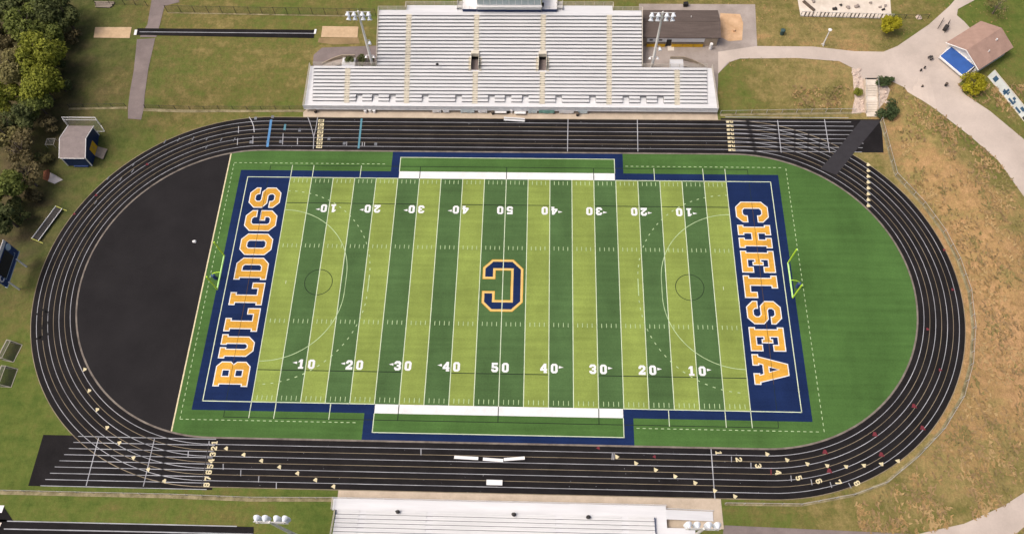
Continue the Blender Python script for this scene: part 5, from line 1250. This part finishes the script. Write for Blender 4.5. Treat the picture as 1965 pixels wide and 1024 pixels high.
def tree(name, label, cat, px, py, rad, hz, kind, n=2600, leaf=.6, zfrac=.62, group=None, twig=False, bark='bark', lobes=9, flat=.8):
    """(px, py): where the middle of the crown is seen; its height above ground is hz*zfrac"""
    p = at(px, py, hz * zfrac); zg = zat(p.x, p.y); p = at(px, py, zg + hz * zfrac); zg = zat(p.x, p.y)
    r = thing(name, label, cat, (p.x, p.y, zg), group); seed = int(px * 7 + py)
    tm = trunk_mesh('trunk', hz, .035 * hz + .03, rad, seed, 8 if twig else 6, twig); tm.materials.append(M[bark]); o = bpy.data.objects.new('trunk', tm); col.objects.link(o); o.parent = r
    rad *= 1.12
    cm = crown_mesh('crown', rad, rad * flat, hz * zfrac, n, leaf, seed + 3, lobes); cm.materials.append(LEAF[kind]); o = bpy.data.objects.new('crown', cm); col.objects.link(o); o.parent = r
    return r
gw = 'trees of the wood at the left edge'  # bright and dark crowns differ by leaf colour alone
W = [('deciduous_tree', 'bright yellow green tree, tallest of the bright clump in the wood', 75, 100, 4.8, 11, 'yellow', 3600),
     ('deciduous_tree', 'olive pink tinged tree left of the bright yellow green tree', 30, 130, 4.2, 10, 'olive', 2800),
     ('deciduous_tree', 'yellow green tree in front of the tallest bright tree', 75, 160, 4.6, 9, 'yellow', 3200),
     ('deciduous_tree', 'small green tree at the near end of the bright clump', 72, 200, 3.6, 7.5, 'mid', 2400),
     ('deciduous_tree', 'dark tree in the top left corner of the photo', 12, 15, 5.2, 12, 'dark', 3000),
     ('deciduous_tree', 'mid green tree beside the corner at the top left', 50, 40, 5.0, 11, 'mid', 2600),
     ('deciduous_tree', 'dark green tree at the top edge right of the corner tree', 92, 15, 4.6, 10, 'dark', 2800),
     ('deciduous_tree', 'dark green tree nearest the lawn at the top of the wood', 122, 30, 3.2, 8, 'dark', 2000),
     ('deciduous_tree', 'small olive tree behind the bright yellow green tree', 98, 62, 3.0, 7.5, 'mid', 1800),
     ('deciduous_tree', 'brown orange tree at the left edge behind the olive tree', 4, 68, 3.4, 9, 'brown', 1800),
     ('deciduous_tree', 'yellow tinged tree at left edge beside the olive tree', 5, 185, 3.6, 9, 'yellow', 2000),
     ('deciduous_tree', 'dark tree below the bright clump', 35, 222, 4.0, 7.5, 'dark', 2200),
     ('deciduous_tree', 'olive tree at left edge below the dark tree', 8, 255, 4.0, 9, 'olive', 2200),
     ('bare_tree', 'nearly bare brown tree level with the shed', 38, 285, 3.6, 8, 'brown', 800),
     ('bare_tree', 'nearly bare grey tree at the near end of the wood', 48, 335, 2.8, 7, 'brown', 600),
     ('deciduous_tree', 'bright mid green tree at the left edge level with the tarp', 10, 360, 4.0, 9, 'mid', 2600),
     ('deciduous_tree', 'dark green tree at left edge just above the scoreboard', 6, 412, 3.4, 8, 'dark', 2000),
     ('shrub', 'dark low shrub between the wood and the upper left lawn', 118, 165, 2.4, 3.2, 'dark', 1000),
     ('shrub', 'brown low shrub at the wood edge left of the shed', 95, 235, 2.0, 2.8, 'brown', 700),
     ('shrub', 'brownish low shrub at the wood edge beside the tarp', 66, 372, 1.8, 2.4, 'brown', 500),
     ('shrub', 'dark green shrub at the wood edge below the tarp', 40, 415, 1.9, 2.6, 'dark', 600),
     ('shrub', 'dark shrub at the lawn edge near the top left planks', 142, 70, 2.0, 2.6, 'brown', 700),
     ('shrub', 'olive shrub at the wood edge between tarp and shed', 84, 300, 1.7, 2.2, 'olive', 500),
     ('shrub', 'dark shrub under the trees left of the tarp', 58, 300, 2.2, 3.0, 'dark', 800),
     ('shrub', 'dark shrub under the bright green tree at left edge', 30, 395, 2.0, 3.0, 'dark', 700),
     ('shrub', 'dark shrub under the bright clump nearest the lawn', 105, 118, 2.4, 3.4, 'dark', 900)]
for nm, lab, px, py, rad, hz, kind, n in W:
    tree(nm, lab, 'tree' if 'tree' in nm else 'shrub', px, py, rad, hz, kind, int(n * 1.35), .66 if hz > 5 else .5, group=gw if 'tree' in nm else 'shrubs along the wood edge', twig=nm == 'bare_tree', bark='barkp' if nm == 'bare_tree' else 'bark', lobes=13 if hz > 8 else 8)
tree('young_tree', 'small bright yellow tree on dry grass below the pale slab', 'tree', 1711, 46, 2.4, 4.0, 'bright', 2000, .4, lobes=9)
tree('shrub', 'bright yellow shrub below the blue awning at the right', 'shrub', 1869, 162, 2.8, 2.6, 'bright', 1800, .4, .5, flat=.6)
tree('shrub', 'grey green shrub at the top of the concrete steps', 'shrub', 1692, 154, 1.3, 1.5, 'shrub', 900, .3, .5, flat=.6)
tree('shrub', 'low grey green shrub right of the one at the steps top', 'shrub', 1708, 152, 1.3, 1.3, 'shrub', 900, .3, .5, flat=.6)
tree('shrub', 'round dark green shrub at the foot of the concrete steps', 'shrub', 1704, 211, 2.3, 2.4, 'shrub', 2000, .35, .5, flat=.75)
tree('shrub', 'small yellow shrub in the rocks left of the steps', 'shrub', 1648, 173, 1.0, 1.1, 'yellow', 700, .28, .5, flat=.7)
tree('bare_tree', 'thin grey bare tree at the top edge above the tan roof', 'tree', 1918, 8, 3.0, 5, 'olive', 350, .4, .6, twig=True, bark='barkp')
for px, lab in ((672, 'small dark shrub left of light pole behind the left wing'), (693, 'tall dark shrub beside light pole behind the left wing'), (719, 'dark shrub right of light pole behind the left wing')):
    tree('shrub', lab, 'shrub', px, 119 if px != 693 else 116, 1.3, 2.0 if px != 693 else 2.8, 'dark', 600, .35, .5, group='shrubs behind the left wing')

# ------------------------------------------------------------------ tufts of dry grass on the slopes
def inside(x, y, P):
    r = False; j = len(P) - 1
    for i in range(len(P)):
        (ax, ay), (bx, by) = P[i], P[j]
        if (ay > y) != (by > y) and x < (bx - ax) * (y - ay) / (by - ay) + ax: r = not r
        j = i
    return r
def tufts(name, n, region, cols, size, seed):
    rnd = random.Random(seed); mb = [MB() for _ in cols]; k = 0
    while k < n:
        x = rnd.uniform(region[0], region[1]); y = rnd.uniform(region[2], region[3])
        if track_dist(x, y) < 2.6 or any(inside(x, y, P) for P in PAVED): k += .2; continue
        cl = noise.noise(Vector((x * .22, y * .12, seed)))
        if cl < rnd.uniform(-.45, .35): k += .2; continue
        k += 1; z = zat(x, y); c = min(len(cols) - 1, int((noise.noise(Vector((x * .35, y * .2, seed + 7))) * .9 + .5 + rnd.uniform(-.25, .25)) * len(cols))); c = max(0, c)
        for b in range(4):
            a = rnd.uniform(0, 6.28); l = size * rnd.uniform(.5, 1.2); w = l * .22; d = Vector((math.cos(a), math.sin(a) * 1.3, 0)); q = Vector((-d.y, d.x, 0)) * w
            o = Vector((x, y, z)); t = o + d * l * .8 + Vector((0, 0, l * rnd.uniform(.2, .6)))
            mb[c].face([o - q, o + q, t + q * .4, t - q * .4])
    for m_, c in zip(mb, cols):
        if not m_.f: continue
        o = m_.build(name, c); tag(o, 'tufts of dry grass scattered over the slope', 'grass', None, 'stuff')
straw = [mat('straw_pale', (.40, .28, .13), 1, .15, .3), mat('straw_mid', (.345, .228, .095), 1, .15, .3), mat('straw_brown', (.285, .195, .095), 1, .2, .3), mat('straw_olive', (.225, .185, .07), 1, .2, .3)]
tufts('dry_grass', 8000, (62, 112, -46, 48), straw, .55, 3)
tufts('dry_grass', 900, (46, 112, 52, 82), [straw[1], straw[3], straw[3]], .34, 8)

# ------------------------------------------------------------------ sky and sun
w = bpy.data.worlds.new('World'); sc.world = w; w.use_nodes = True; nt = w.node_tree
bg = nt.nodes['Background']; sky = nt.nodes.new('ShaderNodeTexSky'); sky.sky_type = 'NISHITA'; sky.sun_disc = False
EL, AZ = 60, -98                                   # sun height; compass angle from +y towards +x
sky.sun_elevation = R(EL); sky.sun_rotation = R(AZ); sky.air_density = 0.6; sky.dust_density = 8.0; sky.ozone_density = 1.0
nt.links.new(sky.outputs[0], bg.inputs[0]); bg.inputs[1].default_value = 0.15
sd = bpy.data.lights.new('sun', 'SUN'); sd.energy = 1.0; sd.angle = R(20); sd.color = (1, .95, .87)
so = bpy.data.objects.new('sun', sd); col.objects.link(so)
dirv = Vector((math.sin(R(AZ)) * math.cos(R(EL)), math.cos(R(AZ)) * math.cos(R(EL)), math.sin(R(EL))))
so.rotation_euler = (-dirv).to_track_quat('-Z', 'Y').to_euler()
sc.view_settings.view_transform = 'Standard'; sc.view_settings.look = 'None'; sc.view_settings.exposure = 0.05; sc.view_settings.gamma = 1.0
for o in list(col.objects):
    if '_org' in o: del o['_org']
